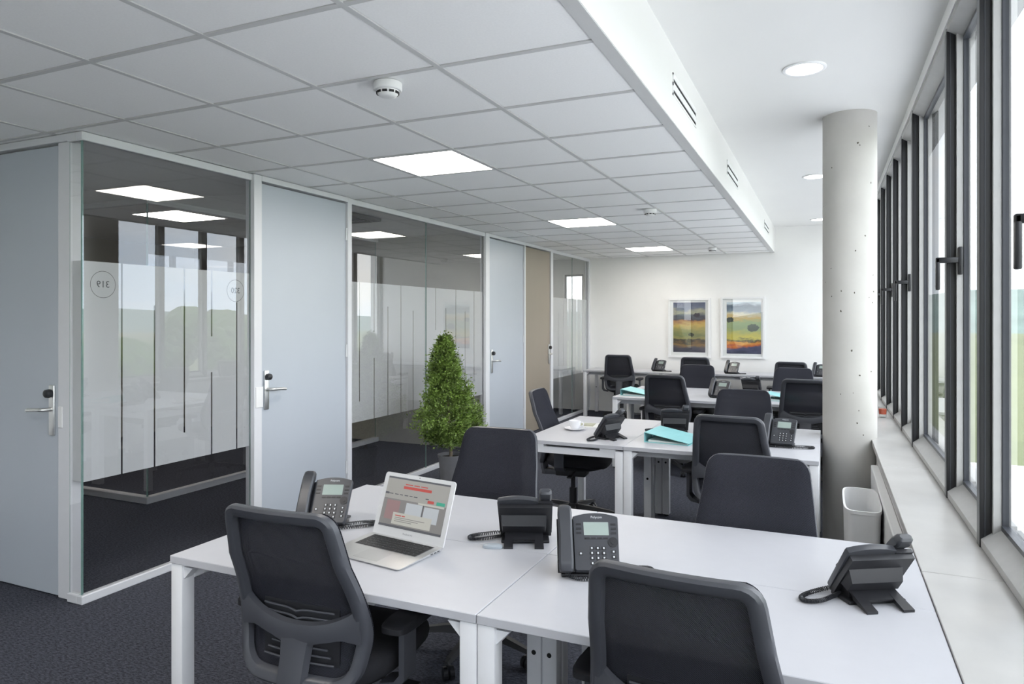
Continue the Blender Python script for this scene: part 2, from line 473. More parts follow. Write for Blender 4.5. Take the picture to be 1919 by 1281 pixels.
tag(obj('ceiling', boxes((-9.0, XL - 0.03, 2.5, YF, ZC, ZC + 0.2)), GREYCEIL), 'grey ceiling of the offices behind the glass', 'ceiling', kind=S)
tag(obj('ceiling', boxes((-9.0, -5.6, YN, 2.5, ZC, ZC + 0.2)), WHITE), 'white ceiling above the corner by the first door', 'ceiling', kind=S)

# far wall with a window opening behind the glass partition
fx0, fx1, fz0, fz1 = -4.02, -3.68, 0.62, 2.25
tag(obj('wall_far', boxes((fx1, 0.75, YF, YF + 0.12, -0.1, ZU + 0.1), (-9, fx0, YF, YF + 0.12, -0.1, ZU + 0.1),
    (fx0, fx1, YF, YF + 0.12, -0.1, fz0), (fx0, fx1, YF, YF + 0.12, fz1, ZU + 0.1)), WARMWALL), 'plain warm white end wall with two pictures', 'wall', kind=S)
wf = empty('window_1', 'narrow window in the end wall behind the glass', 'window', ((fx0 + fx1) / 2, YF, fz0), kind=S)
def framerect(x0, x1, z0, z1, t, y0, y1):
    return boxes((x0, x0 + t, y0, y1, z0, z1), (x1 - t, x1, y0, y1, z0, z1), (x0 + t, x1 - t, y0, y1, z0, z0 + t), (x0 + t, x1 - t, y0, y1, z1 - t, z1))
hw = (fx1 - fx0) / 2
obj('window_frame', framerect(-hw, hw, 0, fz1 - fz0, 0.03, 0.02, 0.07), WINGREY, wf)
obj('glass_pane', boxes((-hw + 0.03, hw - 0.03, 0.04, 0.048, 0.03, fz1 - fz0 - 0.03)), GLASSW, wf)
# wall behind the viewer: the narrow and the wide window that the picture glass mirrors
nw = [(-4.75, -4.40), (-3.05, -1.90)]
bm = bmesh.new(); box(bm, -9, 0.75, YN - 0.12, YN, -0.1, 0.40); box(bm, -9, 0.75, YN - 0.12, YN, 2.44, ZU + 0.1)
px_ = -9.0
for a, b in nw:
    box(bm, px_, a, YN - 0.12, YN, 0.40, 2.44); px_ = b
box(bm, px_, 0.75, YN - 0.12, YN, 0.40, 2.44)
tag(obj('wall_near', bm, WARMWALL), 'white wall with a narrow and a wide window behind the viewer', 'wall', kind=S)
for i, (a, b) in enumerate(nw):
    e = empty('window_%d_offscreen' % (40 + i), ('narrow', 'wide')[i] + ' window in the wall behind the viewer', 'window', ((a + b) / 2, YN, 0.40), group='windows behind the viewer', kind=S)
    h = (b - a) / 2
    obj('window_frame', framerect(-h, h, 0, 2.04, 0.05, -0.09, -0.03), WINBLACK, e)
    obj('glass_pane', boxes((-h + 0.05, h - 0.05, -0.065, -0.057, 0.05, 1.99)), GLASSW, e)
tag(obj('wall_side', boxes((-5.72, -5.6, YN, 2.4, 0, ZC)), WARMWALL), 'white wall beside the first door', 'wall', kind=S)

# offices behind the glass
bx_ = -8.2
tag(obj('wall_back', boxes((bx_ - 0.15, bx_, 2.5, YF, -0.1, ZC)), OLIVE), 'olive back wall of the offices behind the glass', 'wall', kind=S)
tag(obj('wall_office', boxes((bx_, XL - 0.04, 7.24, 7.32, 0, ZC)), GREYWALL), 'grey beige wall between two glass offices', 'wall', kind=S)
tag(obj('wall_office', boxes((bx_, -5.72, 2.42, 2.52, 0, ZC)), GREYWALL), 'grey wall closing the corridor behind the first door', 'wall', kind=S)

def glass_run(parent, kind, c, a, b, z0=0.045, z1=2.455, edges=(False, False)):
    """one pane on the plane x=c (kind 'x', spans y) or y=c (kind 'y', spans x)"""
    bm = bmesh.new()
    t = 0.006
    if kind == 'x': box(bm, c - t, c + t, a, b, z0, z1)
    else: box(bm, a, b, c - t, c + t, z0, z1)
    for f in bm.faces:
        n = f.normal if f.normal.length else None
        f.normal_update(); n = f.normal
        f.material_index = 0 if abs(n.x if kind == 'x' else n.y) > 0.5 else 1
    return obj('glass_pane', bm, None, parent, mats=[GLASSP, GLASSE])

def film(parent, kind, c, a, b, z0, z1, slots):
    """frosted sheet with narrow clear slots; slots = [(pos, [(za, zb), ...])]"""
    bm = bmesh.new(); hwid = 0.005
    def q(p0, p1, za, zb):
        if kind == 'x': pts = [(c, p0, za), (c, p1, za), (c, p1, zb), (c, p0, zb)]
        else: pts = [(p0, c, za), (p1, c, za), (p1, c, zb), (p0, c, zb)]
        bm.faces.new([bm.verts.new(p) for p in pts])
    cur = a
    for p, spans in sorted(slots):
        if p - hwid <= cur or p + hwid >= b: continue
        q(cur, p - hwid, z0, z1)
        z = z0
        for za, zb in sorted(spans):
            if za > z + 0.001: q(p - hwid, p + hwid, z, za)
            z = zb
        if z < z1 - 0.001: q(p - hwid, p + hwid, z, z1)
        cur = p + hwid
    q(cur, b, z0, z1)
    return obj('frosted_film', bm, FILM, parent)

FZ0, FZ1 = 0.640, 1.820
PAT = [[(FZ0, FZ1)], [(FZ0, 1.588)], [(0.81, FZ1)], [(1.397, FZ1), (FZ0, 1.167)], [(FZ0, 1.62)]]
wallL = empty('wall_left', 'glass partition with frosted band between white doors', 'wall', (0, 0, 0), kind=S)
def rail(x0, x1, y0, y1, z0, z1, name='rail'):
    return obj(name, boxes((x0, x1, y0, y1, z0, z1), bevel=0.003, seg=1), FRAMEW, wallL)
# first pane with its glass corner
g = glass_run(wallL, 'x', XL, 2.452, 3.64)
film(g, 'x', XL - 0.008, 2.455, 3.64, FZ0, FZ1, [(2.69 + 0.21 * i, PAT[i % 5]) for i in range(5)])
for yy, num in ((2.578, '319'), (3.519, '320')):
    bm = bmesh.new(); n = 48
    A = [bm.verts.new((0, 0.074 * math.cos(2 * PI * k / n), 0.074 * math.sin(2 * PI * k / n))) for k in range(n)]
    B = [bm.verts.new((0, 0.0715 * math.cos(2 * PI * k / n), 0.0715 * math.sin(2 * PI * k / n))) for k in range(n)]
    for k in range(n): bm.faces.new((A[k], A[(k + 1) % n], B[(k + 1) % n], B[k]))
    o = obj('number_circle', bm, INK, g, (XL - 0.0072, yy, 1.697))
    meshobj('room_number', text_mesh(num, 0.052), INK, g, (XL - 0.0072, yy, 1.697), (PI / 2, 0, -PI / 2))
g = glass_run(wallL, 'y', 2.46, -3.70, XL - 0.006)
film(g, 'y', 2.468, -3.70, XL - 0.008, FZ0, FZ1, [])
rail(XL - 0.022, XL + 0.022, 2.438, 3.66, 0, 0.045, 'base_rail'); rail(-3.70, XL - 0.022, 2.438, 2.482, 0, 0.045, 'base_rail')
rail(XL - 0.022, XL + 0.022, 2.438, 3.66, 2.455, ZC, 'top_rail'); rail(-3.70, XL - 0.022, 2.438, 2.482, 2.455, ZC, 'top_rail')
rail(XL - 0.04, XL + 0.04, 3.64, 3.712, 0, ZC, 'post')
rail(XL - 0.04, XL + 0.04, 4.668, 4.72, 0, ZC, 'post')
for i, (a, b) in enumerate(((4.72, 5.948), (5.954, 7.21))):
    g = glass_run(wallL, 'x', XL, a, b)
    sl = [(4.884 + 0.2115 * k, PAT[(k + 2) % 5]) for k in range(12)]
    film(g, 'x', XL - 0.008, a, b, FZ0, FZ1, [s for s in sl if a + 0.02 < s[0] < b - 0.02])
obj('joint_strip', boxes((XL - 0.007, XL + 0.007, 5.9485, 5.9535, 0.045, 2.455)), JOINT, wallL)
rail(XL - 0.022, XL + 0.022, 4.72, 7.21, 0, 0.045, 'base_rail'); rail(XL - 0.03, XL + 0.03, 4.72, 7.21, 2.455, ZC, 'top_rail')
rail(XL - 0.04, XL + 0.04, 7.21, 7.305, 0, ZC, 'post'); rail(XL - 0.04, XL + 0.04, 8.335, 8.375, 0, ZC, 'post'); rail(XL - 0.04, XL + 0.04, 9.295, 9.38, 0, ZC, 'post')
for a, b in ((9.38, 10.30), (10.306, YF - 0.04)):
    g = glass_run(wallL, 'x', XL, a, b)
    sl = [(9.5 + 0.2115 * k, PAT[k % 5]) for k in range(9)]
    film(g, 'x', XL - 0.008, a, b, FZ0, FZ1, [s for s in sl if a + 0.02 < s[0] < b - 0.02])
obj('joint_strip', boxes((XL - 0.007, XL + 0.007, 10.3005, 10.3055, 0.045, 2.455)), JOINT, wallL)
rail(XL - 0.022, XL + 0.022, 9.38, YF, 0, 0.045, 'base_rail'); rail(XL - 0.03, XL + 0.03, 9.38, YF, 2.455, ZC, 'top_rail')
rail(XL - 0.04, XL + 0.04, YF - 0.04, YF, 0.045, 2.455, 'post')
# inner glass corner of the office across the corridor
wallI = empty('wall_inner', 'inner glass corner across the corridor with white base rail', 'wall', (0, 0, 0), kind=S)
gi = glass_run(wallI, 'x', -5.08, 4.02, 7.2); gi2 = glass_run(wallI, 'y', 4.02, -8.15, -5.09)
for args in ((-5.115, -5.045, 3.985, 7.22, 0, 0.05), (-8.18, -5.115, 3.985, 4.055, 0, 0.05), (-5.11, -5.05, 3.99, 7.22, 2.455, ZC - 0.001), (-8.18, -5.11, 3.99, 4.05, 2.455, ZC - 0.001)):
    obj('rail', boxes(args), FRAMEW, wallI)

# door wall facing the room, plane y = 2.46
tag(obj('wall_door', boxes((-5.6, -4.92, 2.42, 2.50, 0, ZC)), WARMWALL), 'white wall panel left of the first door', 'wall', kind=S)

def lever_handle(parent, side):
    """on plane y=0 facing -y, at origin; lever runs towards side*x"""
    p = obj('handle_plate', boxes((-0.022, 0.022, -0.014, 0, -0.135, 0.14), bevel=0.006), STEEL, parent, smooth=True)
    bm = bmesh.new()
    pts = [(0, -0.012, 0.008), (0, -0.045, 0.008)] + [(side * (0.02 - 0.02 * math.cos(a)), -0.045 - 0.02 * math.sin(a), 0.008) for a in (0.5, 1.0, 1.57)] + [(side * x, -0.066 + 0.012 * (x / 0.14) ** 2, 0.008 - 0.008 * (x / 0.14) ** 2) for x in (0.05, 0.08, 0.11, 0.14)]
    tube(bm, pts, 0.0105, 12)
    obj('lever', bm, STEEL, p, smooth=True)
    bm = bmesh.new(); lathe(bm, [(0, 0), (0.021, 0.0), (0.024, 0.012), (0.021, 0.03), (0.012, 0.036), (0, 0.037)], 16)
    obj('knob', bm, BLACKPL, p, (0, -0.014, 0.095), (PI / 2, 0, 0), smooth=True)
    return p

def door(name, label, loc, rz, width, height, leafmat, hx, side, frame=(0.0, 0.0)):
    """door in local plane y=0, opening spans x 0..width, facing -y"""
    e = empty(name, label, 'door', loc, rz, kind=S)
    obj('door_leaf', boxes((0.004, width - 0.004, 0.0, 0.042, 0.008, height), bevel=0.002, seg=1), leafmat, e)
    obj('head_frame', boxes((-frame[0], width + frame[1], -0.02, 0.06, height + 0.012, ZC), bevel=0.002, seg=1), FRAMEW, e)
    hd = bpy.data.objects.new('door_handle', None); COL.objects.link(hd); hd.parent = e; hd.location = (hx, 0, 1.01)
    lever_handle(hd, side)
    hs = width - 0.006 if side > 0 else 0.006
    for z in (0.3, 1.25, 2.2):
        bm = bmesh.new(); cyl(bm, (hs, -0.006, z - 0.05), (hs, -0.006, z + 0.05), 0.007, n=10)
        obj('hinge', bm, FRAMEW, e, smooth=True)
    return e
d1 = door('door_1', 'pale grey door facing the room beside the glass corner', (-4.86, 2.46, 0), 0, 1.06, 2.45, DOORMAT, 1.015, -1, (0.05, 0.105))
obj('side_frame', boxes((1.06, 1.165, -0.004, 0.055, 0, 2.4618), bevel=0.003, seg=1), FRAMEW, d1)
obj('strike_plate', boxes((1.066, 1.10, -0.009, -0.003, 0.92, 1.035), bevel=0.002, seg=1), WHITE, d1)
R90 = PI / 2
d2 = door('door_2', 'pale grey full height door between two glass panels', (XL + 0.02, 3.712, 0), R90, 0.956, 2.45, DOORMAT, 0.055, 1)
obj('strike_plate', boxes((-0.062, 0.004, -0.027, -0.018, 0.90, 1.04), bevel=0.002, seg=1), WHITE, d2)
d3 = door('door_3', 'grey door directly left of the taupe door', (XL + 0.02, 7.305, 0), R90, 1.03, 2.45, DOORMAT, 0.085, 1)
d4 = door('door_4', 'taupe brown door next to the last glass panel', (XL + 0.02, 8.375, 0), R90, 0.92, 2.45, DOORBEIGE, 0.87, -1)

# right side: parapet, ledge of stone slabs, windows
tag(obj('wall_right', boxes((0.30, 0.75, YN, YF, -0.1, ZL - 0.035), (0.48, 0.75, YN, YF, 2.80, ZU)), WARMWALL), 'white parapet below the window ledge', 'wall', kind=S)
ledge = empty('trim_1', 'pale stone ledge running below the windows', 'ledge', (0, 0, 0), kind=S)
yj = [YN, -0.9, 0.8, 2.515, 4.22, 5.93, 7.64, 9.35, YF]
for a, b in zip(yj, yj[1:]):
    obj('ledge_slab', boxes((0.272, 0.62, a + 0.0015, b - 0.0015, ZL - 0.035, ZL), bevel=0.002, seg=1), LEDGE, ledge, smooth=True)
posts = [2.857 - 0.67 * k for k in range(9, 0, -1)] + [2.857, 3.585, 4.925] + [5.595 + 0.668 * k for k in range(8)] + [YF - 0.03]
HANDLED = [2.187, 3.585, 5.595, 6.931, 8.267, 9.603, 0.847, -0.493]
WZ0, WZ1 = ZL, 2.80
def window_handle(parent, y):
    bm = bmesh.new()
    box(bm, 0.520, 0.536, y - 0.016, y + 0.016, 1.70, 1.82, bevel=0.004)
    b = obj('handle', bm, WINBLACK, parent, smooth=True)
    bm = bmesh.new()
    box(bm, 0.436, 0.526, y - 0.011, y + 0.011, 1.752, 1.776, bevel=0.004)
    box(bm, 0.436, 0.452, y - 0.011, y + 0.011, 1.635, 1.775, bevel=0.004)
    obj('lever', bm, WINBLACK, b, smooth=True)
for i, (a, b) in enumerate(zip(posts, posts[1:])):
    e = empty(('window_%d' if b > 1.9 else 'window_%d_offscreen') % (i + 6), 'tall black framed window bay above the stone ledge', 'window', (0, 0, 0), group='window bays along the right side', kind=S)
    yp = b
    # profile at the far side of the bay: black fin, light stile, slate sash
    obj('mullion', boxes((0.482, 0.518, yp, yp + 0.05, WZ0, WZ1 - 0.03), bevel=0.002, seg=1), WINBLACK, e)
    obj('mullion_groove', boxes((0.496, 0.499, yp - 0.002, yp + 0.001, WZ0 + 0.002, WZ1 - 0.032)), WINGREY, e)
    obj('stile', boxes((0.518, 0.542, yp - 0.02, yp + 0.05, WZ0 + 0.03, WZ1 - 0.04)), WINLIGHT, e)
    obj('sash', boxes((0.542, 0.568, yp - 0.025, yp + 0.05, WZ0 + 0.055, WZ1 - 0.05), bevel=0.002, seg=1), WINGREY, e)
    obj('glass_pane', boxes((0.552, 0.560, a + 0.05, yp - 0.025, WZ0 + 0.085, WZ1 - 0.08)), GLASSW, e)
    bm = bmesh.new(); prism(bm, [(0.486, WZ0 + 0.004), (0.486, WZ0 + 0.030), (0.541, WZ0 + 0.072), (0.60, WZ0 + 0.072), (0.60, WZ0 + 0.004)], 'y', a + 0.05, yp)
    obj('bottom_rail', bm, WINLIGHT, e)
    obj('rail_gap_strip', boxes((0.488, 0.60, a + 0.05, yp, WZ0, WZ0 + 0.004)), BLACKPL, e)  # black strip drawn for the shaded gap between ledge and rail
    obj('glazing_bead', boxes((0.540, 0.572, a + 0.05, yp - 0.025, WZ0 + 0.072, WZ0 + 0.088)), WINGREY, e)
    bm = bmesh.new(); prism(bm, [(0.486, WZ1), (0.486, WZ1 - 0.03), (0.541, WZ1 - 0.066), (0.60, WZ1 - 0.066), (0.60, WZ1)], 'y', a + 0.05, yp)
    obj('top_rail', bm, WINLIGHT, e)
    obj('glazing_bead', boxes((0.540, 0.572, a + 0.05, yp - 0.025, WZ1 - 0.082, WZ1 - 0.066)), WINGREY, e)
    if any(abs(yp - hy) < 0.05 for hy in HANDLED): window_handle(e, yp - 0.04)

# concrete column
bm = bmesh.new(); n = 48; R = 0.166
prof = [(R, 0)] + [(R, z) for z in (0.5, 1.0, 1.5, 2.0, 2.5)] + [(R, ZU)]
lathe(bm, prof, n)
col = obj('column', bm, CONC, None, (0.144, 5.22, 0), smooth=True)
tag(col, 'round exposed concrete column with small pits', 'column', kind=S)
bm = bmesh.new(); rnd = random.Random(3)
for k in range(26):
    a = -PI / 2 + rnd.uniform(-1.3, 1.0); z = rnd.uniform(0.7, 2.8); r = rnd.uniform(0.0025, 0.0065)
    c, s = math.cos(a), math.sin(a); pts = []
    for j in range(7):
        t = 2 * PI * j / 7; q = r * rnd.uniform(0.6, 1.2)
        da = q * math.cos(t) / R
        pts.append(bm.verts.new(((R + 0.0006) * math.cos(a + da), (R + 0.0006) * math.sin(a + da), z + q * math.sin(t) * 1.2)))
    bm.faces.new(pts)
obj('pit_marks', bm, mat('pit_dark', (0.10, 0.09, 0.07), 0.9), col)

# ------------------------------------------------------------------ ceiling fittings
for i, (lx, ly) in enumerate(LIGHT_CELLS):
    lab = ['square ceiling light panel above the plant and white door', 'square ceiling light panel above the middle desks', 'square ceiling light panel next to the end wall',
           'square ceiling light panel above the near desk aisle'][i]
    e = empty('ceiling_light' if ly > 3 else 'ceiling_light_offscreen', lab, 'light', (lx + 0.3, ly + 0.3, ZC), group='square ceiling light panels')
    obj('light_frame', boxes((-0.288, -0.278, -0.288, 0.288, 0, 0.02), (0.278, 0.288, -0.288, 0.288, 0, 0.02), (-0.278, 0.278, -0.288, -0.278, 0, 0.02), (-0.278, 0.278, 0.278, 0.288, 0, 0.02)), WHITE, e)
    obj('diffuser', boxes((-0.278, 0.278, -0.278, 0.278, 0.002, 0.02)), LAMP, e)
e = empty('ceiling_light', 'square ceiling light panel inside the office behind the glass', 'light', (-5.65, 4.82, ZC), group='square ceiling light panels')
obj('light_frame', boxes((-0.30, -0.288, -0.30, 0.30, -0.012, 0), (0.288, 0.30, -0.30, 0.30, -0.012, 0), (-0.288, 0.288, -0.30, -0.288, -0.012, 0), (-0.288, 0.288, 0.288, 0.30, -0.012, 0)), WHITE, e)
obj('diffuser', boxes((-0.288, 0.288, -0.288, 0.288, -0.01, 0)), LAMP, e)
for (x, y, lab) in [(-0.108, 4.12, 'round recessed downlight in front of the concrete column'), (-0.098, 7.28, 'round recessed downlight just behind the concrete column'), (-0.09, 10.45, 'round recessed downlight near the end wall'),
                    (-0.108, 0.9, 'round recessed downlight above the nearest windows')]:
    e = empty('downlight' if y > 3 else 'downlight_offscreen', lab, 'light', (x, y, ZU), group='downlights in the plaster ceiling')
    bm = bmesh.new(); lathe(bm, [(0.092, 0.0), (0.112, 0.0), (0.112, -0.006), (0.104, -0.010), (0.094, -0.008), (0.092, 0.0)], 40)
    obj('trim_ring', bm, WHITE, e, smooth=True)
    bm = bmesh.new(); lathe(bm, [(0.0, -0.004), (0.092, -0.004), (0.092, 0.0)], 40)
    obj('diffuser', bm, LAMPD, e)
for (x, y, lab) in [(-1.68, 2.47, 'smoke detector on the ceiling above the laptop desk'), (-1.455, 6.30, 'smoke detector on the ceiling beside the second light panel'), (-1.447, 10.06, 'smoke detector on the ceiling close to the end wall')]:
    e = empty('smoke_detector', lab, 'smoke detector', (x, y, ZC), group='smoke detectors')
    bm = bmesh.new(); lathe(bm, [(0, 0), (0.058, 0), (0.060, -0.004), (0.060, -0.030), (0.056, -0.034), (0, -0.034)], 32)
    obj('base', bm, WHITEPL, e, smooth=True)
    bm = bmesh.new(); lathe(bm, [(0, -0.034), (0.047, -0.034), (0.045, -0.046), (0.036, -0.056), (0.026, -0.060), (0, -0.061)], 32)
    h = obj('sensor_head', bm, WHITEPL, e, smooth=True)
    for k in range(10):
        a = 2 * PI * k / 10
        bm = boxes((-0.010, 0.010, -0.002, 0.003, -0.048, -0.039))
        obj('vent_slot', bm, GAP, h, (0.0455 * math.cos(a), 0.0455 * math.sin(a), 0), (0, 0, a + PI / 2))
for (ya, yb, lab) in [(3.52, 4.20, 'slotted air vent in the bulkhead, the one furthest from the end wall'), (5.62, 6.34, 'slotted air vent in the bulkhead beside the concrete column'), (9.2, 9.92, 'slotted air vent in the bulkhead nearest the end wall')]:
    e = empty('air_vent', lab, 'vent', (XB, (ya + yb) / 2, 2.685), group='air vents in the bulkhead')
    h = (yb - ya) / 2
    obj('vent_frame', boxes((0, 0.004, -h, h, 0.045, 0.055), (0, 0.004, -h, h, -0.055, -0.045), (0, 0.004, -h, h, -0.009, 0.009), (0, 0.004, -h, -h + 0.01, -0.055, 0.055), (0, 0.004, h - 0.01, h, -0.055, 0.055)), WHITE, e)
    obj('vent_slot', boxes((0.0, 0.002, -h + 0.01, h - 0.01, 0.009, 0.045)), GAP, e)
    obj('vent_slot', boxes((0.0, 0.002, -h + 0.01, h - 0.01, -0.045, -0.009)), GAP, e)
    for zc in (0.036, -0.018):
        obj('vent_slat', boxes((0.002, 0.005, -h + 0.01, h - 0.01, zc - 0.009, zc + 0.006)), WHITE, e)
# dark cassette on the office ceiling behind the second glass
e = empty('air_conditioner', 'dark ceiling cassette unit in the office behind the glass', 'air conditioner', (-4.4, 5.45, ZC - 0.004))
obj('grille', boxes((-0.42, 0.42, -0.3, 0.3, -0.035, 0), bevel=0.01), DESKDARK, e)
for k in range(5): obj('slat', boxes((-0.36, 0.36, -0.22 + k * 0.1, -0.17 + k * 0.1, -0.045, -0.034)), WINGREY, e)

# ------------------------------------------------------------------ desks
DZ = 0.72
def desk(label, x0, x1, y0, y1, legs_swap=False, tray=False):
    cx_, cy_ = (x0 + x1) / 2, (y0 + y1) / 2
    e = empty('desk', label, 'desk', (cx_, cy_, 0))
    hx, hy = (x1 - x0) / 2 - 0.0012, (y1 - y0) / 2 - 0.0012
    obj('tabletop', boxes((-hx, hx, -hy, hy, DZ - 0.025, DZ), bevel=0.0018, seg=1), DESKTOP, e)
    L = 0.052
    for sx in (-1, 1):
        for sy in (-1, 1):
            xa = sx * hx; ya = sy * (hy - 0.004)
            lg = obj('leg', boxes((min(xa, xa - sx * L), max(xa, xa - sx * L), min(ya, ya - sy * L), max(ya, ya - sy * L), 0.012, DZ - (0.035 if tray else 0.0255)), bevel=0.005), DESKLEG, e, smooth=True)
            bm = bmesh.new(); cxl, cyl_ = xa - sx * L / 2, ya - sy * L / 2
            cyl(bm, (cxl, cyl_, 0), (cxl, cyl_, 0.012), 0.02, n=12)
            obj('foot', bm, BLACKPL, lg)
            if sy > 0:
                bm = bmesh.new(); cyl(bm, (cxl, ya - L - 0.0015, 0.41), (cxl, ya - L + 0.001, 0.41), 0.008, n=12)
                obj('bolt', bm, GAP, lg)
    # end rails (along y) and beams (along x)
    for sx in (-1, 1):
        xa = sx * hx
        obj('end_rail', boxes((min(xa, xa - sx * L), max(xa, xa - sx * L), -hy + L, hy - L, DZ - 0.085, DZ - 0.035), bevel=0.004, seg=1), DESKLEG, e)
    for sy in ((-1, 1)):
        yc = sy * (hy - 0.16) if not tray else sy * (hy - 0.03)
        obj('beam', boxes((-hx + L, hx - L, yc - 0.02, yc + 0.02, DZ - 0.080, DZ - 0.040)), DESKLEG, e)
    for sx in (-1, 1):
        for sy in (-1, 1):
            xs = sx * (hx - 0.10); ysx = sy * (hy - 0.03)
            if tray: obj('spacer', boxes((xs - 0.05, xs + 0.05, ysx - 0.024, ysx + 0.024, DZ - 0.04, DZ - 0.0252)), DESKLEG, e)
            # sloping gusset inside the corner
            bm = bmesh.new()
            xg = sx * (hx - L)
            lo = [(xg, DZ - 0.035), (xg - sx * 0.04, DZ - 0.035), (xg, DZ - 0.075)]
            prism(bm, lo, 'y', sy * (hy - 0.012), sy * (hy - 0.045))
            obj('gusset', bm, DESKLEG, e)
    return e

b1x = (-2.002, -0.853, 0.2712); b1y = (1.665, 2.195, 2.765)
desk('white desk holding the open laptop', b1x[0], b1x[1], b1y[0], b1y[1])
desk('white desk in front of the stone ledge with a mesh chair pushed against it', b1x[1], b1x[2], b1y[0], b1y[1])
desk('white desk behind the laptop desk with a phone turned away', b1x[0], b1x[1], b1y[1], b1y[2])
desk('white desk beside the ledge and bin with a phone turned away', b1x[1], b1x[2], b1y[1], b1y[2])
desk('white desk set crosswise holding the coffee cup', -1.83, -1.148, 4.235, 5.43, tray=True)
desk('white desk beside the concrete column holding a teal binder', -1.148, -0.034, 4.235, 4.832)
desk('white desk with its back to the teal binder desk beside the column', -1.148, -0.034, 4.832, 5.43)
desk('white desk beyond the column, corner piece with a teal binder at its end', -1.98, -0.83, 6.89, 7.52)
desk('white desk beyond the column on the window side, facing the end wall', -0.83, 0.26, 6.89, 7.52)
desk('white desk beyond the binder corner desk, facing back to the room', -1.98, -0.83, 7.52, 8.15)
desk('white desk beyond the column on the window side, facing back to the room', -0.83, 0.26, 7.52, 8.15)
desk('white desk against the end wall beside the glass partition', -3.42, -2.22, 10.30, 10.95)
desk('white desk against the end wall below the left picture', -2.22, -1.02, 10.30, 10.95)
desk('white desk against the end wall below the right picture and window corner', -1.02, 0.18, 10.30, 10.95)

# ------------------------------------------------------------------ office chair
ZB, ZT = 0.435, 0.97
def yb(z):
    t = (z - ZB) / (ZT - ZB)
    return -0.205 + 0.03 * math.sin(PI * min(1, t / 0.7)) * (1 if t < 0.7 else 0) - 0.085 * max(0, t - 0.25) ** 1.35 / 0.75 ** 1.35
def SY(x, z): return yb(z) + 0.55 * x * x
OUT2 = roundpoly([(-0.188, ZT), (0.188, ZT), (0.236, 0.60), (0.205, ZB), (-0.205, ZB), (-0.236, 0.60)], [0.055, 0.055, 0.25, 0.10, 0.10, 0.25], 9)
def resample(L, n):
    L = [Vector(p) for p in L]; d = [0]
    for i in range(len(L)): d.append(d[-1] + (L[(i + 1) % len(L)] - L[i]).length)
    out = []; j = 0
    for k in range(n):
        s = d[-1] * k / n
        while d[j + 1] < s: j += 1
        t = (s - d[j]) / max(1e-9, d[j + 1] - d[j])
        out.append(L[j].lerp(L[(j + 1) % len(L)], t))
    return out
OUT2 = resample(OUT2, 96)
def inward(L):
    n = len(L); out = []
    c = sum(L, Vector((0, 0))) / n
    for i in range(n):
        t = (L[(i + 1) % n] - L[i - 1]).normalized(); nn = Vector((-t.y, t.x))
        if nn.dot(c - L[i]) < 0: nn = -nn
        out.append(nn)
    return out
NRM = inward(OUT2)

def chair_frame_bm():
    bm = bmesh.new()
    sec = [(0.0, -0.006), (0.004, 0.0), (0.036, 0.0), (0.040, -0.008), (0.036, -0.026), (0.028, -0.031), (0.010, -0.031), (0.002, -0.024)]
    rings = []
    for p, n in zip(OUT2, NRM):
        R = []
        for a, b in sec:
            q = p + n * a
            R.append(bm.verts.new((q.x, SY(q.x, q.y) + b, q.y)))
        rings.append(R)
    m = len(rings)
    for i in range(m):
        A, B = rings[i], rings[(i + 1) % m]
        for k in range(8): bm.faces.new((A[k], A[(k + 1) % 8], B[(k + 1) % 8], B[k]))
    # sagging crossbar with flared ends
    loops = []
    for i in range(25):
        x = -0.212 + 0.424 * i / 24; u = abs(x) / 0.212
        zt = 0.622 + 0.060 * u ** 2.2 + 0.012 * u ** 8; zb_ = 0.560 + 0.046 * u ** 2 - 0.02 * max(0, 1 - abs(x) / 0.09) ** 1.5 - 0.030 * max(0, u - 0.72) / 0.28
        y0 = SY(x, 0.6)
        loops.append([(x, y0 - 0.012, zt - 0.006), (x, y0 - 0.018, zt), (x, y0 - 0.034, zt - 0.006), (x, y0 - 0.040, (zt + zb_) / 2), (x, y0 - 0.034, zb_ + 0.004), (x, y0 - 0.016, zb_)])
    loft(bm, loops)
    # spine
    loops = []
    for z, wd, yo in ((0.592, 0.060, -0.010), (0.560, 0.054, -0.013), (0.52, 0.050, -0.014), (0.47, 0.049, -0.016), (0.42, 0.049, -0.018), (0.37, 0.048, -0.012), (0.335, 0.046, 0.0)):
        y0 = yb(max(z, ZB)) + yo
        loops.append([(-wd, y0, z), (-wd + 0.008, y0 - 0.022, z), (0, y0 - 0.028, z), (wd - 0.008, y0 - 0.022, z), (wd, y0, z), (wd - 0.01, y0 + 0.015, z), (-wd + 0.01, y0 + 0.015, z)])
    loft(bm, loops)
    box(bm, -0.045, 0.045, -0.235, -0.06, 0.335, 0.375, bevel=0.006)
    return bm

def halfw(z):
    best = 0
    n = len(OUT2)
    for i in range(n):
        a, b = OUT2[i], OUT2[(i + 1) % n]
        if (a.y - z) * (b.y - z) <= 0 and abs(a.y - b.y) > 1e-9:
            t = (z - a.y) / (b.y - a.y); best = max(best, a.x + t * (b.x - a.x))
    return best

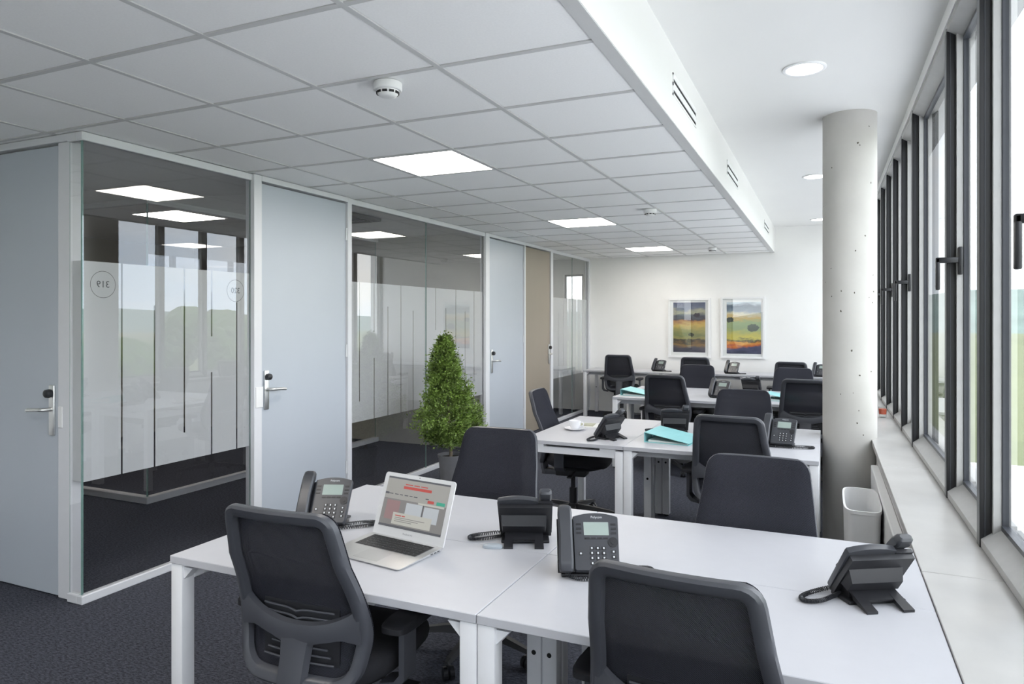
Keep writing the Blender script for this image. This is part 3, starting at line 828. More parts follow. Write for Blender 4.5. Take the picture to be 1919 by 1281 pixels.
def chair_panel_bm():
    bm = bmesh.new(); nz_, nx_ = 30, 18
    F, Bk = [], []
    for j in range(nz_ + 1):
        s = j / nz_; s = 0.5 - 0.5 * math.cos(PI * s)
        z = ZB + 0.004 + (ZT - ZB - 0.008) * s
        h = max(0.03, halfw(z) - 0.003)
        fr, bk = [], []
        for i in range(nx_ + 1):
            u = -1 + 2 * i / nx_; u = math.sin(u * PI / 2) * 0.4 + u * 0.6
            x = u * h
            edge = max(abs(u), abs(2 * s - 1))
            th = 0.020 * (1 - edge ** 8)
            y = SY(x, z)
            fr.append(bm.verts.new((x, y + 0.004 + th, z))); bk.append(bm.verts.new((x, y + 0.002, z)))
        F.append(fr); Bk.append(bk)
    for L in (F, Bk):
        for j in range(nz_):
            for i in range(nx_): bm.faces.new((L[j][i], L[j][i + 1], L[j + 1][i + 1], L[j + 1][i]))
    for j in range(nz_):
        for i in (0, nx_): bm.faces.new((F[j][i], F[j + 1][i], Bk[j + 1][i], Bk[j][i]))
    for i in range(nx_):
        for j in (0, nz_): bm.faces.new((F[j][i], F[j][i + 1], Bk[j][i + 1], Bk[j][i]))
    return bm

def make_chair():
    e = empty('office_chair', 'chair', 'chair')
    obj('back_frame', chair_frame_bm(), CHAIRPL, e, smooth=True)
    obj('back_panel', chair_panel_bm(), BACKFAB, e, smooth=True)
    # lumbar support behind the panel
    bm = bmesh.new(); loops = []
    for i in range(13):
        x = -0.135 + 0.27 * i / 12; y0 = SY(x, 0.6) - 0.004
        loops.append([(x, y0, 0.675 - 0.01 * abs(x) / 0.135), (x, y0 - 0.006, 0.675 - 0.01 * abs(x) / 0.135), (x, y0 - 0.006, 0.49), (x, y0, 0.49)])
    loft(bm, loops)
    lu = obj('lumbar_support', bm, CHAIRDK, e)
    for k, (z, hwd) in enumerate(((0.655, 0.125), (0.632, 0.112), (0.609, 0.10), (0.545, 0.10), (0.525, 0.112), (0.505, 0.125))):
        bm = bmesh.new(); tube(bm, [(x * hwd / 6, SY(x * hwd / 6, z) - 0.011 - (0.004 if abs(x) < 2 else 0), z - 0.006 * (abs(x) < 1)) for x in range(-6, 7)], 0.0035, 6)
        obj('lumbar_rib', bm, CHAIRPL, lu, smooth=True)
    # seat
    bm = bmesh.new(); loops = []
    for z, sc in ((0.425, 0.86), (0.432, 0.93), (0.448, 0.985), (0.468, 1.0), (0.486, 0.985), (0.498, 0.94), (0.504, 0.86), (0.506, 0.6)):
        L = []
        for x, y in superellipse(0.238 * sc, 0.235 * sc, 44, 3.4):
            L.append((x, y + 0.045, z - (0.030 * max(0, (y - 0.12) / 0.12) ** 2) + 0.10 * x * x))
        loops.append(L)
    loft(bm, loops)
    obj('seat', bm, SEATFAB, e, smooth=True)
    bm = bmesh.new(); loops = []
    for z, sc in ((0.392, 0.62), (0.405, 0.80), (0.427, 0.90)):
        loops.append([(x, y + 0.045, z) for x, y in superellipse(0.23 * sc, 0.23 * sc, 36, 3)])
    loft(bm, loops)
    box(bm, -0.075, 0.075, -0.12, 0.11, 0.335, 0.395, bevel=0.01)
    obj('seat_shell', bm, CHAIRDK, e, smooth=True)
    bm = bmesh.new(); cyl(bm, (0.06, 0.03, 0.375), (0.235, 0.03, 0.372), 0.006, n=8); box(bm, 0.215, 0.275, 0.015, 0.05, 0.366, 0.378, bevel=0.004)
    obj('lever', bm, CHAIRDK, e)
    bm = bmesh.new(); cyl(bm, (-0.07, 0.0, 0.365), (-0.115, 0.0, 0.365), 0.024, n=14)
    obj('tension_knob', bm, CHAIRDK, e)
    for s in (-1, 1):
        bm = bmesh.new()
        lo = [(s * 0.20, 0.400), (s * 0.262, 0.412), (s * 0.286, 0.44), (s * 0.286, 0.59), (s * 0.268, 0.59), (s * 0.268, 0.452), (s * 0.25, 0.43), (s * 0.20, 0.418)]
        prism(bm, lo, 'y', -0.075, -0.005)
        a = obj('armrest', bm, CHAIRPL, e)
        bm = bmesh.new(); loops = []
        for z, sc in ((0.586, 0.88), (0.592, 1.0), (0.608, 1.0), (0.615, 0.9)):
            loops.append([(s * 0.268 + x, 0.0 + y, z) for x, y in superellipse(0.046 * sc, 0.125 * sc, 28, 4)])
        loft(bm, loops)
        obj('arm_pad', bm, CHAIRDK, a, smooth=True)
    bm = bmesh.new(); cyl(bm, (0, 0, 0.10), (0, 0, 0.24), 0.028, n=18); cyl(bm, (0, 0, 0.22), (0, 0, 0.42), 0.017, n=14)
    obj('gas_lift', bm, CHAIRDK, e, smooth=True)
    bm = bmesh.new(); cyl(bm, (0, 0, 0.075), (0, 0, 0.125), 0.045, 0.036, n=20)
    for k in range(5):
        a = 2 * PI * k / 5 + 0.3; c, s = math.cos(a), math.sin(a)
        loops = []
        for r, hw_, z0, z1 in ((0.03, 0.026, 0.075, 0.120), (0.16, 0.021, 0.080, 0.108), (0.29, 0.016, 0.073, 0.090), (0.315, 0.012, 0.070, 0.082)):
            loops.append([(c * r - s * (-hw_), s * r + c * (-hw_), z0), (c * r - s * hw_, s * r + c * hw_, z0), (c * r - s * hw_ * 0.6, s * r + c * hw_ * 0.6, z1), (c * r + s * hw_ * 0.6, s * r - c * hw_ * 0.6, z1)])
        loft(bm, loops)
    bs = obj('star_base', bm, CHAIRDK, e)
    for k in range(5):
        a = 2 * PI * k / 5 + 0.3; r = 0.295
        bm = bmesh.new()
        for d in (-0.014, 0.014): cyl(bm, (0, d - 0.009, 0.028), (0, d + 0.009, 0.028), 0.0275, n=18)
        box(bm, -0.012, 0.018, -0.006, 0.006, 0.028, 0.062); cyl(bm, (0, 0, 0.05), (0, 0, 0.078), 0.008, n=8)
        obj('caster', bm, BLACKPL, e, (r * math.cos(a), r * math.sin(a), 0), (0, 0, a + 0.7 * k))
    return e

CH = make_chair()
# label, x/y of the top of the back, rotation (0 = sitter looks along +y), height of the back top
chairs = [
 ('black office chair pushed in at the open laptop, its ribbed back showing', -1.405, 1.515, 2, 0.98),
 ('black mesh back office chair at the desk beside the stone ledge', -0.305, 1.51, -4, 0.97),
 ('black office chair facing the laptop from the far side of its desk', -1.47, 3.15, 183, 0.97),
 ('black office chair with its smooth front showing, between the ledge desk and column', -0.245, 2.915, 178, 0.97),
 ('black mesh back office chair at the desk with the teal binder by the column', -0.50, 4.06, -4, 0.97),
 ('black office chair behind the column desk, facing the teal binder', -0.575, 5.62, 182, 0.97),
 ('black mesh back office chair at the corner desk with a teal binder, beyond the cup', -1.42, 6.735, -4, 0.975),
 ('black office chair half hidden by the column at the window side desk', -0.175, 6.72, -3, 0.975),
 ('black office chair at the end wall desk beside the glass partition', -2.78, 9.98, 4, 0.985),
 ('black office chair at the end wall desk below the left picture', -1.655, 9.86, 0, 0.98),
 ('black office chair at the end wall desk right of the right picture', -0.415, 9.72, 0, 0.955),
 ('black office chair beyond the corner desk, standing before the chair below the left picture', -1.375, 8.40, 180, 0.97),
 ('black office chair beyond the window side desk, standing before the chair right of the pictures', -0.325, 8.30, 180, 0.97),
 ('black office chair pulled up sideways to the crosswise desk with the cup', -2.03, 4.98, -84, 0.97),
]
LOW = ('star_base', 'caster')
CHS = [CH] + [copy_tree(CH) for _ in chairs[1:]]
for o, (lab, xt, yt, rz, zt) in zip(CHS, chairs):
    a = math.radians(rz); off = -yb(0.97)
    o.location = (xt - math.sin(a) * off, yt + math.cos(a) * off, 0)
    o.rotation_euler = (0, 0, a)
    o['label'] = lab; o['group'] = 'black office chairs'
    dz = zt - ZT
    if abs(dz) > 0.001:
        for ch in o.children:
            if not ch.name.startswith(LOW) and not ch.name.startswith('gas_lift'): ch.location.z += dz

# ------------------------------------------------------------------ desk phone (user sits on the -y side)
TH = math.radians(53); PY0, PZ0 = -0.055, 0.016
def pp(s, t, n):
    """panel coordinates: s across, t up the panel, n out of the panel"""
    return (s, PY0 + t * math.cos(TH) - n * math.sin(TH), PZ0 + t * math.sin(TH) + n * math.cos(TH))
def pbox(bm, s0, s1, t0, t1, n0, n1):
    loft(bm, [[pp(s0, t0, n0), pp(s1, t0, n0), pp(s1, t1, n0), pp(s0, t1, n0)], [pp(s0, t0, n1), pp(s1, t0, n1), pp(s1, t1, n1), pp(s0, t1, n1)]])
def make_phone():
    e = empty('desk_phone', 'phone', 'phone')
    # front shell with arched top edge
    lo = [(-0.045, 0.004), (-0.04, 0.0), (0.086, 0.0), (0.092, 0.006)] + [(0.098, 0.165)]
    for k in range(9):
        u = 1 - 2 * k / 8
        lo.append((0.026 + 0.070 * u, 0.172 + 0.012 * (1 - u * u)))
    lo.append((-0.046, 0.165))
    bm = bmesh.new()
    loft(bm, [[pp(s, t, -0.004) for s, t in lo], [pp(s, t, 0.010) for s, t in lo], [pp(0.026 + (s - 0.026) * 0.965, 0.085 + (t - 0.085) * 0.975, 0.0145) for s, t in lo]])
    obj('front_shell', bm, PHONEPL, e, smooth=True)
    bm = bmesh.new(); pbox(bm, -0.094, 0.090, 0.004, 0.160, -0.022, -0.004)
    loft(bm, [[pp(-0.075, 0.055, -0.022), pp(0.085, 0.055, -0.022), pp(0.085, 0.120, -0.022), pp(-0.075, 0.120, -0.022)],
              [pp(-0.070, 0.060, -0.050), pp(0.080, 0.060, -0.050), pp(0.080, 0.095, -0.050), pp(-0.070, 0.095, -0.050)]])
    rh = obj('rear_housing', bm, PHONEDK, e)
    bm = bmesh.new()
    for k in range(4): pbox(bm, -0.02 + k * 0.017, -0.008 + k * 0.017, 0.050, 0.0535, -0.047, -0.036)
    obj('port', bm, KEYW, rh)
    # stand: plate with two feet reaching back
    bm = bmesh.new()
    A = [pp(-0.062, 0.050, -0.046), pp(0.072, 0.050, -0.046)]
    yb1 = PY0 + 0.050 * math.cos(TH) + 0.046 * math.sin(TH)
    loft(bm, [[(-0.062, yb1 - 0.006, 0.034), (0.072, yb1 - 0.006, 0.034), (0.072, yb1 + 0.002, 0.036), (-0.062, yb1 + 0.002, 0.036)],
              [(-0.062, 0.052, 0.014), (0.072, 0.052, 0.014), (0.072, 0.056, 0.020), (-0.062, 0.056, 0.020)]])
    for s in (-0.062, 0.044):
        loft(bm, [[(s, 0.03, 0.014), (s + 0.028, 0.03, 0.014), (s + 0.028, 0.03, 0.030), (s, 0.03, 0.030)],
                  [(s - 0.002, 0.098, 0.0), (s + 0.030, 0.098, 0.0), (s + 0.030, 0.098, 0.007), (s - 0.002, 0.098, 0.007)]])
    box(bm, -0.085, 0.085, -0.055, 0.035, 0.0, 0.010, bevel=0.003)
    box(bm, -0.060, 0.070, -0.045, yb1, 0.008, 0.036)
    obj('stand', bm, PHONEDK, e)
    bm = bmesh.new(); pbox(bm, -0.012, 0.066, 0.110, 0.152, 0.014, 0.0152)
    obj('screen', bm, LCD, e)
    bm = bmesh.new()
    for r in range(4):
        for c in range(3): pbox(bm, 0.004 + c * 0.0185, 0.0165 + c * 0.0185, 0.018 + r * 0.0155, 0.0275 + r * 0.0155, 0.014, 0.0165)
    for t in (0.142, 0.128, 0.114): pbox(bm, -0.036, -0.020, t, t + 0.006, 0.014, 0.0158); pbox(bm, 0.073, 0.089, t, t + 0.006, 0.014, 0.0158)
    for k in range(4): pbox(bm, -0.010 + k * 0.019, 0.005 + k * 0.019, 0.098, 0.103, 0.014, 0.0158)
    for t in (0.022, 0.038, 0.054): pbox(bm, 0.070, 0.084, t, t + 0.009, 0.014, 0.016)
    pbox(bm, -0.030, -0.018, 0.048, 0.057, 0.014, 0.016)
    kp = obj('keypad', bm, PHONEDK, e)
    bm = bmesh.new()
    for r in range(4):
        for c in range(3): pbox(bm, 0.0080 + c * 0.0185, 0.0125 + c * 0.0185, 0.0200 + r * 0.0155, 0.0258 + r * 0.0155, 0.0166, 0.0169)
    for t in (0.022, 0.038, 0.054): pbox(bm, 0.0745, 0.0795, t + 0.002, t + 0.007, 0.0161, 0.0164)
    pbox(bm, -0.027, -0.021, 0.050, 0.055, 0.0161, 0.0164)
    obj('key_print', bm, KEYW, kp)
    bm = bmesh.new(); n = 20
    for r0, r1, h in ((0.0, 0.007, 0.018), (0.009, 0.0155, 0.0168)):
        lo1 = [[pp(0.077 + r1 * math.cos(2 * PI * k / n), 0.088 + r1 * math.sin(2 * PI * k / n), z) for k in range(n)] for z in (0.013, h)]
        loft(bm, lo1)
    obj('navigation_key', bm, PHONEDK, e, smooth=True)
    # handset on the left: curved bar with thick ends
    bm = bmesh.new(); loops = []
    for t, n0, n1, hw_ in ((-0.006, 0.012, 0.030, 0.017), (0.0, 0.006, 0.036, 0.021), (0.022, 0.006, 0.040, 0.0225), (0.046, 0.014, 0.043, 0.022), (0.10, 0.022, 0.046, 0.021), (0.150, 0.016, 0.043, 0.022), (0.176, 0.006, 0.039, 0.0225), (0.197, 0.006, 0.033, 0.021), (0.203, 0.012, 0.027, 0.017)):
        c = -0.071; r = 0.006
        sec = [(c - hw_, n0 + r), (c - hw_ + r, n0), (c + hw_ - r, n0), (c + hw_, n0 + r), (c + hw_, n1 - r), (c + hw_ - r, n1), (c - hw_ + r, n1), (c - hw_, n1 - r)]
        loops.append([pp(s, t, n_) for s, n_ in sec])
    loft(bm, loops)
    obj('handset', bm, PHONEPL, e, smooth=True)
    bm = bmesh.new(); pbox(bm, -0.096, -0.045, 0.0, 0.165, -0.006, 0.006); pbox(bm, -0.096, -0.093, 0.03, 0.14, 0.0, 0.02)
    obj('cradle', bm, PHONEDK, e)
    # brand lettering
    me = text_mesh('Polycom', 0.0105, 0.0002)
    o = meshobj('brand_text', me, KEYW, e, pp(0.030, 0.168, 0.0152), (TH, 0, 0))
    # coiled cord
    ctrl = [(-0.071, -0.062, 0.012), (-0.03, -0.085, 0.008), (0.04, -0.082, 0.008), (0.12, -0.060, 0.008), (0.175, -0.035, 0.008), (0.200, -0.010, 0.008), (0.188, 0.012, 0.008), (0.150, 0.010, 0.008), (0.10, -0.015, 0.008), (0.072, -0.03, 0.010)]
    def cat(P, u):
        i = min(int(u), len(P) - 2); t = u - i
        p = [Vector(P[max(0, min(len(P) - 1, i + k))]) for k in (-1, 0, 1, 2)]
        return 0.5 * ((2 * p[1]) + (p[2] - p[0]) * t + (2 * p[0] - 5 * p[1] + 4 * p[2] - p[3]) * t * t + (3 * p[1] - p[0] - 3 * p[2] + p[3]) * t ** 3)
    pts = []; N = 560; turns = 80
    for k in range(N + 1):
        u = (len(ctrl) - 1) * k / N
        p = cat(ctrl, u); q = cat(ctrl, min(u + 0.01, len(ctrl) - 1.0001)) - cat(ctrl, max(0, u - 0.01))
        if q.length < 1e-9: q = Vector((1, 0, 0))
        q.normalize(); sx = Vector((-q.y, q.x, 0)).normalized(); up = Vector((0, 0, 1))
        a = 2 * PI * turns * k / N
        pts.append(p + (sx * math.cos(a) + up * math.sin(a)) * 0.0052)
    bm = bmesh.new(); tube(bm, pts, 0.0019, 4, caps=False)
    obj('coiled_cord', bm, BLACKPL, e, smooth=True)
    for ch in e.children_recursive:
        if ch.name.startswith(('keypad', 'key_print', 'port')): ch['kind'] = 'stuff'
    return e
PH = make_phone()
phones = [
 ('black desk phone facing the chair at the laptop desk', -1.76, 2.165, 22),
 ('black desk phone seen from behind, to the right of the laptop', -0.98, 2.30, 203),
 ('black desk phone with grey green display behind the mesh back chair at the ledge desk', -0.681, 2.098, 23),
 ('black desk phone seen from behind, next to the stone ledge and bin', 0.113, 2.215, 211),
 ('black desk phone turned sideways beside the coffee cup', -1.31, 4.50, -114),
 ('black desk phone seen from behind, right behind a teal binder by the column desks', -0.965, 4.935, 196),
 ('black desk phone facing out at the desk next to the concrete column', -0.265, 4.66, -8),
 ('black desk phone behind the binder on the corner desk beyond the cup', -1.70, 7.62, 175),
 ('black desk phone between the corner desk and window side desk, display facing out', -0.975, 7.27, -12),
 ('black desk phone seen from behind on the desk beyond the column chair', -0.72, 7.78, 176),
 ('black desk phone on the end wall desk left of the pictures', -2.30, 10.55, -14),
 ('black desk phone on the end wall desk below the right picture', -1.235, 10.50, -14),
 ('black desk phone on the end wall desk half hidden by the column', -0.075, 10.45, -14),
]
for i, (lab, x, y, rz) in enumerate(phones):
    o = PH if i == 0 else copy_tree(PH)
    o.location = (x, y, DZ); o.rotation_euler = (0, 0, math.radians(rz))
    o['label'] = lab; o['group'] = 'black desk phones'

# ------------------------------------------------------------------ laptop
lp = empty('laptop', 'open silver laptop showing a web page', 'laptop', (-1.362, 1.985, DZ), math.radians(-8.5))
W2, D2 = 0.1625, 0.1135
bm = bmesh.new()
lo = roundpoly([(-W2, -D2), (W2, -D2), (W2, D2), (-W2, D2)], [0.012] * 4, 5)
loft(bm, [[(p.x * 0.97, p.y * 0.97, 0.0008) for p in lo], [(p.x, p.y, 0.004 + 0.004 * (p.y + D2) / (2 * D2)) for p in lo], [(p.x, p.y, 0.006 + 0.009 * (p.y + D2) / (2 * D2)) for p in lo]])
base = obj('laptop_base', bm, ALU, lp)
def deckz(y): return 0.0062 + 0.009 * (y + D2) / (2 * D2)
def deck(bm, x0, x1, y0, y1, h):
    loft(bm, [[(x0, y0, deckz(y0)), (x1, y0, deckz(y0)), (x1, y1, deckz(y1)), (x0, y1, deckz(y1))], [(x0, y0, deckz(y0) + h), (x1, y0, deckz(y0) + h), (x1, y1, deckz(y1) + h), (x0, y1, deckz(y1) + h)]])
bm = bmesh.new()
rows = [(0.086, 0.008, 14), (0.069, 0.0145, 14), (0.0515, 0.0145, 14), (0.034, 0.0145, 13), (0.0165, 0.0145, 12)]
for y0, hh, nk in rows:
    kw = 0.272 / nk
    for k in range(nk): deck(bm, -0.136 + k * kw + 0.0012, -0.136 + (k + 1) * kw - 0.0012, y0, y0 + hh, 0.0012)
xk = -0.136
for wk in (0.018, 0.018, 0.018, 0.022, 0.096, 0.022, 0.018, 0.018, 0.018, 0.018):
    deck(bm, xk + 0.0012, xk + wk - 0.0012, -0.001, 0.0135, 0.0012); xk += wk + 0.0005
obj('keyboard', bm, KEYB, base)['kind'] = 'stuff'
bm = bmesh.new(); deck(bm, -0.138, 0.138, -0.004, 0.097, 0.0003); obj('keyboard_well', bm, mat('keyboard_well', (0.30, 0.30, 0.31), 0.4, metal=0.6), base)
bm = bmesh.new(); deck(bm, -0.052, 0.052, -0.095, -0.018, 0.0003); obj('trackpad', bm, mat('trackpad_alu', (0.60, 0.60, 0.60), 0.3, metal=0.8), base)
for k, yk in enumerate((0.085, 0.068, 0.05)): obj('port', boxes((W2 - 0.001, W2 + 0.0004, yk - 0.006, yk + 0.006, 0.007, 0.010)), KEYB, base)
lid = obj('laptop_lid', bmesh.new(), ALUW, lp, (0, D2 - 0.004, 0.013), (math.radians(-20), 0, 0))
bm = bmesh.new(); LH = 0.222
lo = roundpoly([(-W2, 0.0), (W2, 0.0), (W2, LH), (-W2, LH)], [0.004, 0.004, 0.012, 0.012], 5)
loft(bm, [[(p.x, 0.0, p.y) for p in lo], [(p.x, 0.005, p.y) for p in lo], [(p.x * 0.98, 0.007, 0.002 + p.y * 0.98) for p in lo]])
bmesh.ops.recalc_face_normals(bm, faces=bm.faces); bm.to_mesh(lid.data); bm.free()
SW, SB, ST = 0.1435, 0.032, 0.208
scr_cols = [(0.30, 0.29, 0.27), (0.42, 0.08, 0.07), (0.10, 0.10, 0.11), (0.26, 0.17, 0.17), (0.42, 0.41, 0.37), (0.06, 0.30, 0.21), (0.40, 0.42, 0.44), (0.20, 0.19, 0.185)]
SCR = [mat('screen_colour_%d' % i, c, 0.08, emit=0.25, spec=0.6) for i, c in enumerate(scr_cols)]
bm = bmesh.new(); lay = [0]
def srect(u0, u1, v0, v1, mi):
    """u 0..1 left to right, v 0..1 top to bottom"""
    lay[0] += 1; yy = -0.0006 - 0.00003 * lay[0]
    x0, x1 = -SW + 2 * SW * u0, -SW + 2 * SW * u1; z0, z1 = ST - (ST - SB) * v1, ST - (ST - SB) * v0
    f = bm.faces.new([bm.verts.new(p) for p in ((x0, yy, z0), (x1, yy, z0), (x1, yy, z1), (x0, yy, z1))]); f.material_index = mi
srect(0, 1, 0, 1, 0); srect(0, 1, 0, 0.035, 2)
for u, wd in ((0.30, 0.12), (0.44, 0.09), (0.55, 0.11)): srect(u, u + wd, 0.115, 0.135, 1)
srect(0.28, 0.73, 0.16, 0.215, 1)
for u, wd in ((0.05, 0.08), (0.16, 0.06), (0.24, 0.05), (0.32, 0.06), (0.40, 0.05), (0.47, 0.06), (0.66, 0.05)): srect(u, u + wd, 0.335, 0.352, 2)
srect(0, 0.06, 0.32, 0.36, 2); srect(0.70, 0.80, 0.365, 0.42, 1); srect(0.84, 0.97, 0.365, 0.43, 5)
srect(0, 1, 0.44, 1, 7); srect(0.06, 0.28, 0.47, 0.85, 3); srect(0.38, 0.64, 0.48, 0.78, 6); srect(0.645, 0.66, 0.47, 0.72, 2); srect(0.67, 0.90, 0.50, 0.80, 6); srect(0.56, 0.97, 0.44, 0.475, 4)
srect(0.20, 0.82, 0.70, 0.93, 4)
for k, (u, wd) in enumerate(((0.24, 0.10), (0.35, 0.05))): srect(u, u + wd, 0.745, 0.765, 1)
for k in range(3): srect(0.24, 0.72 - 0.1 * k, 0.79 + 0.035 * k, 0.803 + 0.035 * k, 7)
srect(0, 1, 0.955, 1, 2)
obj('screen', bm, None, lid, mats=SCR)
bm = bmesh.new(); cyl(bm, (0, 0.0005, 0.2155), (0, -0.0005, 0.2155), 0.0018, n=10); obj('webcam', bm, KEYB, lid)
meshobj('brand_text', text_mesh('MacBook Air', 0.0085, 0.0001), mat('bezel_ink', (0.35, 0.35, 0.36), 0.5), lid, (0, -0.0004, 0.017), (PI / 2, 0, 0))

# ------------------------------------------------------------------ small things on the desks
def binder(label, x, y, rz):
    e = empty('ring_binder', label, 'binder', (x, y, DZ), math.radians(rz), group='teal ring binders')
    # spine on the -x end, wedge towards +x
    obj('back_cover', boxes((0, 0.285, -0.16, 0.16, 0, 0.003)), TEAL, e)
    obj('spine', boxes((-0.003, 0, -0.16, 0.16, 0, 0.062)), TEAL, e)
    bm = bmesh.new(); loft(bm, [[(-0.003, -0.16, 0.062), (-0.003, 0.16, 0.062), (0.0, 0.16, 0.065), (0.0, -0.16, 0.065)], [(0.287, -0.16, 0.012), (0.287, 0.16, 0.012), (0.287, 0.16, 0.015), (0.287, -0.16, 0.015)]])
    obj('front_cover', bm, TEAL, e)
    bm = bmesh.new()
    for yy in (-0.04, 0.04):
        tube(bm, [(0.035 + 0.022 * math.cos(a), yy, 0.026 + 0.024 * math.sin(a)) for a in [PI * k / 10 for k in range(-1, 12)]], 0.0018, 6)
    box(bm, 0.012, 0.06, -0.07, 0.07, 0.003, 0.006)
    obj('ring_mechanism', bm, STEEL, e)
    bm = bmesh.new(); loft(bm, [[(0.02, -0.145, 0.0035), (0.02, 0.145, 0.0035), (0.27, 0.145, 0.0035), (0.27, -0.145, 0.0035)], [(0.02, -0.145, 0.016), (0.02, 0.145, 0.016), (0.27, 0.145, 0.009), (0.27, -0.145, 0.009)]])
    obj('paper_stack', bm, PAPER, e)
    return e
binder('teal ring binder on the desk by the concrete column', -1.045, 4.60, -6)
binder('teal ring binder at the end of the corner desk beyond the cup', -1.925, 7.22, -4)
binder('teal ring binder half hidden behind chairs on the window side desk', -0.52, 7.32, 0)

e = empty('coffee_cup', 'white coffee cup on the crosswise desk', 'cup', (-1.632, 4.735, DZ + 0.0085))
bm = bmesh.new(); lathe(bm, [(0, 0), (0.025, 0), (0.030, 0.006), (0.041, 0.03), (0.044, 0.058), (0.0415, 0.058), (0.038, 0.03), (0.026, 0.008), (0, 0.006)], 28); obj('cup_body', bm, CERAM, e, smooth=True)
bm = bmesh.new(); tube(bm, [(0.040, 0, 0.046), (0.056, 0, 0.048), (0.065, 0, 0.038), (0.060, 0, 0.024), (0.042, 0, 0.018)], 0.0042, 8); obj('cup_handle', bm, CERAM, e, smooth=True)
bm = bmesh.new(); lathe(bm, [(0, 0.0), (0.045, 0.0), (0.072, 0.010), (0.078, 0.014), (0.076, 0.0155), (0.066, 0.011), (0.042, 0.006), (0, 0.006)], 32)
tag(obj('saucer', bm, CERAM, None, (-1.632, 4.735, DZ), smooth=True), 'white saucer under the coffee cup', 'saucer')
mg = empty('magazine', 'printed leaflet lying open behind the coffee cup', 'magazine', (-1.545, 4.985, DZ), math.radians(8))
MAGP = mat('leaflet_print', (0.36, 0.36, 0.25), 0.5, noise=0.45, nscale=16)
obj('left_page', boxes((-0.15, 0, -0.1, 0.1, 0.0, 0.003)), PAPER, mg); obj('right_page', boxes((0, 0.15, -0.1, 0.1, 0.0, 0.0032)), PAPER, mg)
obj('printed_photo', boxes((-0.14, -0.02, -0.07, 0.08, 0.003, 0.0036), (0.03, 0.13, 0.0, 0.08, 0.0032, 0.0038)), MAGP, mg)
bm = bmesh.new(); loft(bm, [[(x, y, z) for x, y in superellipse(0.036 * s, 0.017 * s, 28, 2.4)] for z, s in ((0, 0.95), (0.002, 1.0), (0.009, 0.95), (0.013, 0.7))])
tag(obj('cable_clip', bm, mat('clip_grey', (0.38, 0.42, 0.46), 0.25), None, (-1.05, 2.178, DZ), (0, 0, 0.3), smooth=True), 'small grey oval clip beside the phone right of the laptop', 'clip')

# candle glass on the ledge
e = empty('candle_glass', 'small glass with red candle on the stone ledge', 'candle', (0.41, 6.28, ZL))
bm = bmesh.new(); lathe(bm, [(0, 0), (0.026, 0), (0.032, 0.085), (0.030, 0.085), (0.0245, 0.006), (0, 0.006)], 24); obj('glass_tumbler', bm, GLASSW, e, smooth=True)
bm = bmesh.new(); lathe(bm, [(0, 0.030), (0.0262, 0.030), (0.0288, 0.072), (0, 0.072)], 24); obj('wax', bm, PINK, e, smooth=True)

# waste bin between ledge and desk
e = empty('waste_bin', 'slim white waste bin in front of the concrete column', 'bin', (0.165, 4.02, 0))
def binloop(sx, sy, z): return [(x, y, z) for x, y in superellipse(0.083 * sx, 0.26 * sy, 40, 5)]
bm = bmesh.new(); loft(bm, [binloop(0.85, 0.9, 0), binloop(1, 1, 0.58), binloop(0.95, 0.985, 0.58), binloop(0.80, 0.88, 0.012)])
obj('bin_body', bm, WHITEPL, e, smooth=True)
bm = bmesh.new(); loft(bm, [binloop(0.99, 0.995, 0.566), binloop(1.04, 1.015, 0.568), binloop(1.04, 1.015, 0.584), binloop(0.93, 0.98, 0.584), binloop(0.93, 0.98, 0.568), binloop(0.99, 0.995, 0.566)], caps=False)
obj('bin_rim', bm, WHITEPL, e, smooth=True)
e = empty('radiator', 'flat white radiator panel under the stone ledge', 'radiator', (0.285, 4.0, 0.10))
obj('panel', boxes((-0.03, 0.013, -0.9, 0.9, 0.0, 0.50), bevel=0.006), WHITE, e)
for yy in (-0.8, 0.8): obj('bracket_foot', boxes((-0.015, 0.005, yy - 0.02, yy + 0.02, -0.10, 0.01)), WHITE, e)

# ------------------------------------------------------------------ pictures on the end wall
def picture(label, x0, x1, z0, z1, ix0, ix1, iz0, iz1, m):
    cx_, cz_ = (x0 + x1) / 2, (z0 + z1) / 2
    e = empty('framed_picture', label, 'picture', (cx_, YF, cz_))
    hx, hz_ = (x1 - x0) / 2, (z1 - z0) / 2
    obj('picture_frame', boxes((-hx, -hx + 0.03, -0.035, 0, -hz_, hz_), (hx - 0.03, hx, -0.035, 0, -hz_, hz_), (-hx + 0.03, hx - 0.03, -0.035, 0, -hz_, -hz_ + 0.03), (-hx + 0.03, hx - 0.03, -0.035, 0, hz_ - 0.03, hz_)), WHITE, e)
    obj('mount', boxes((-hx + 0.03, hx - 0.03, -0.012, -0.004, -hz_ + 0.03, hz_ - 0.03)), mat('mount_card', (0.82, 0.82, 0.82), 0.8), e)
    a, b = ix1 - ix0, iz1 - iz0
    obj('print', boxes((-a / 2, a / 2, -0.0135, -0.012, -b / 2, b / 2)), m, e, ((ix0 + ix1) / 2 - cx_, 0, (iz0 + iz1) / 2 - cz_))
    obj('glazing', boxes((-hx + 0.03, hx - 0.03, -0.020, -0.018, -hz_ + 0.03, hz_ - 0.03)), GLASSW, e)
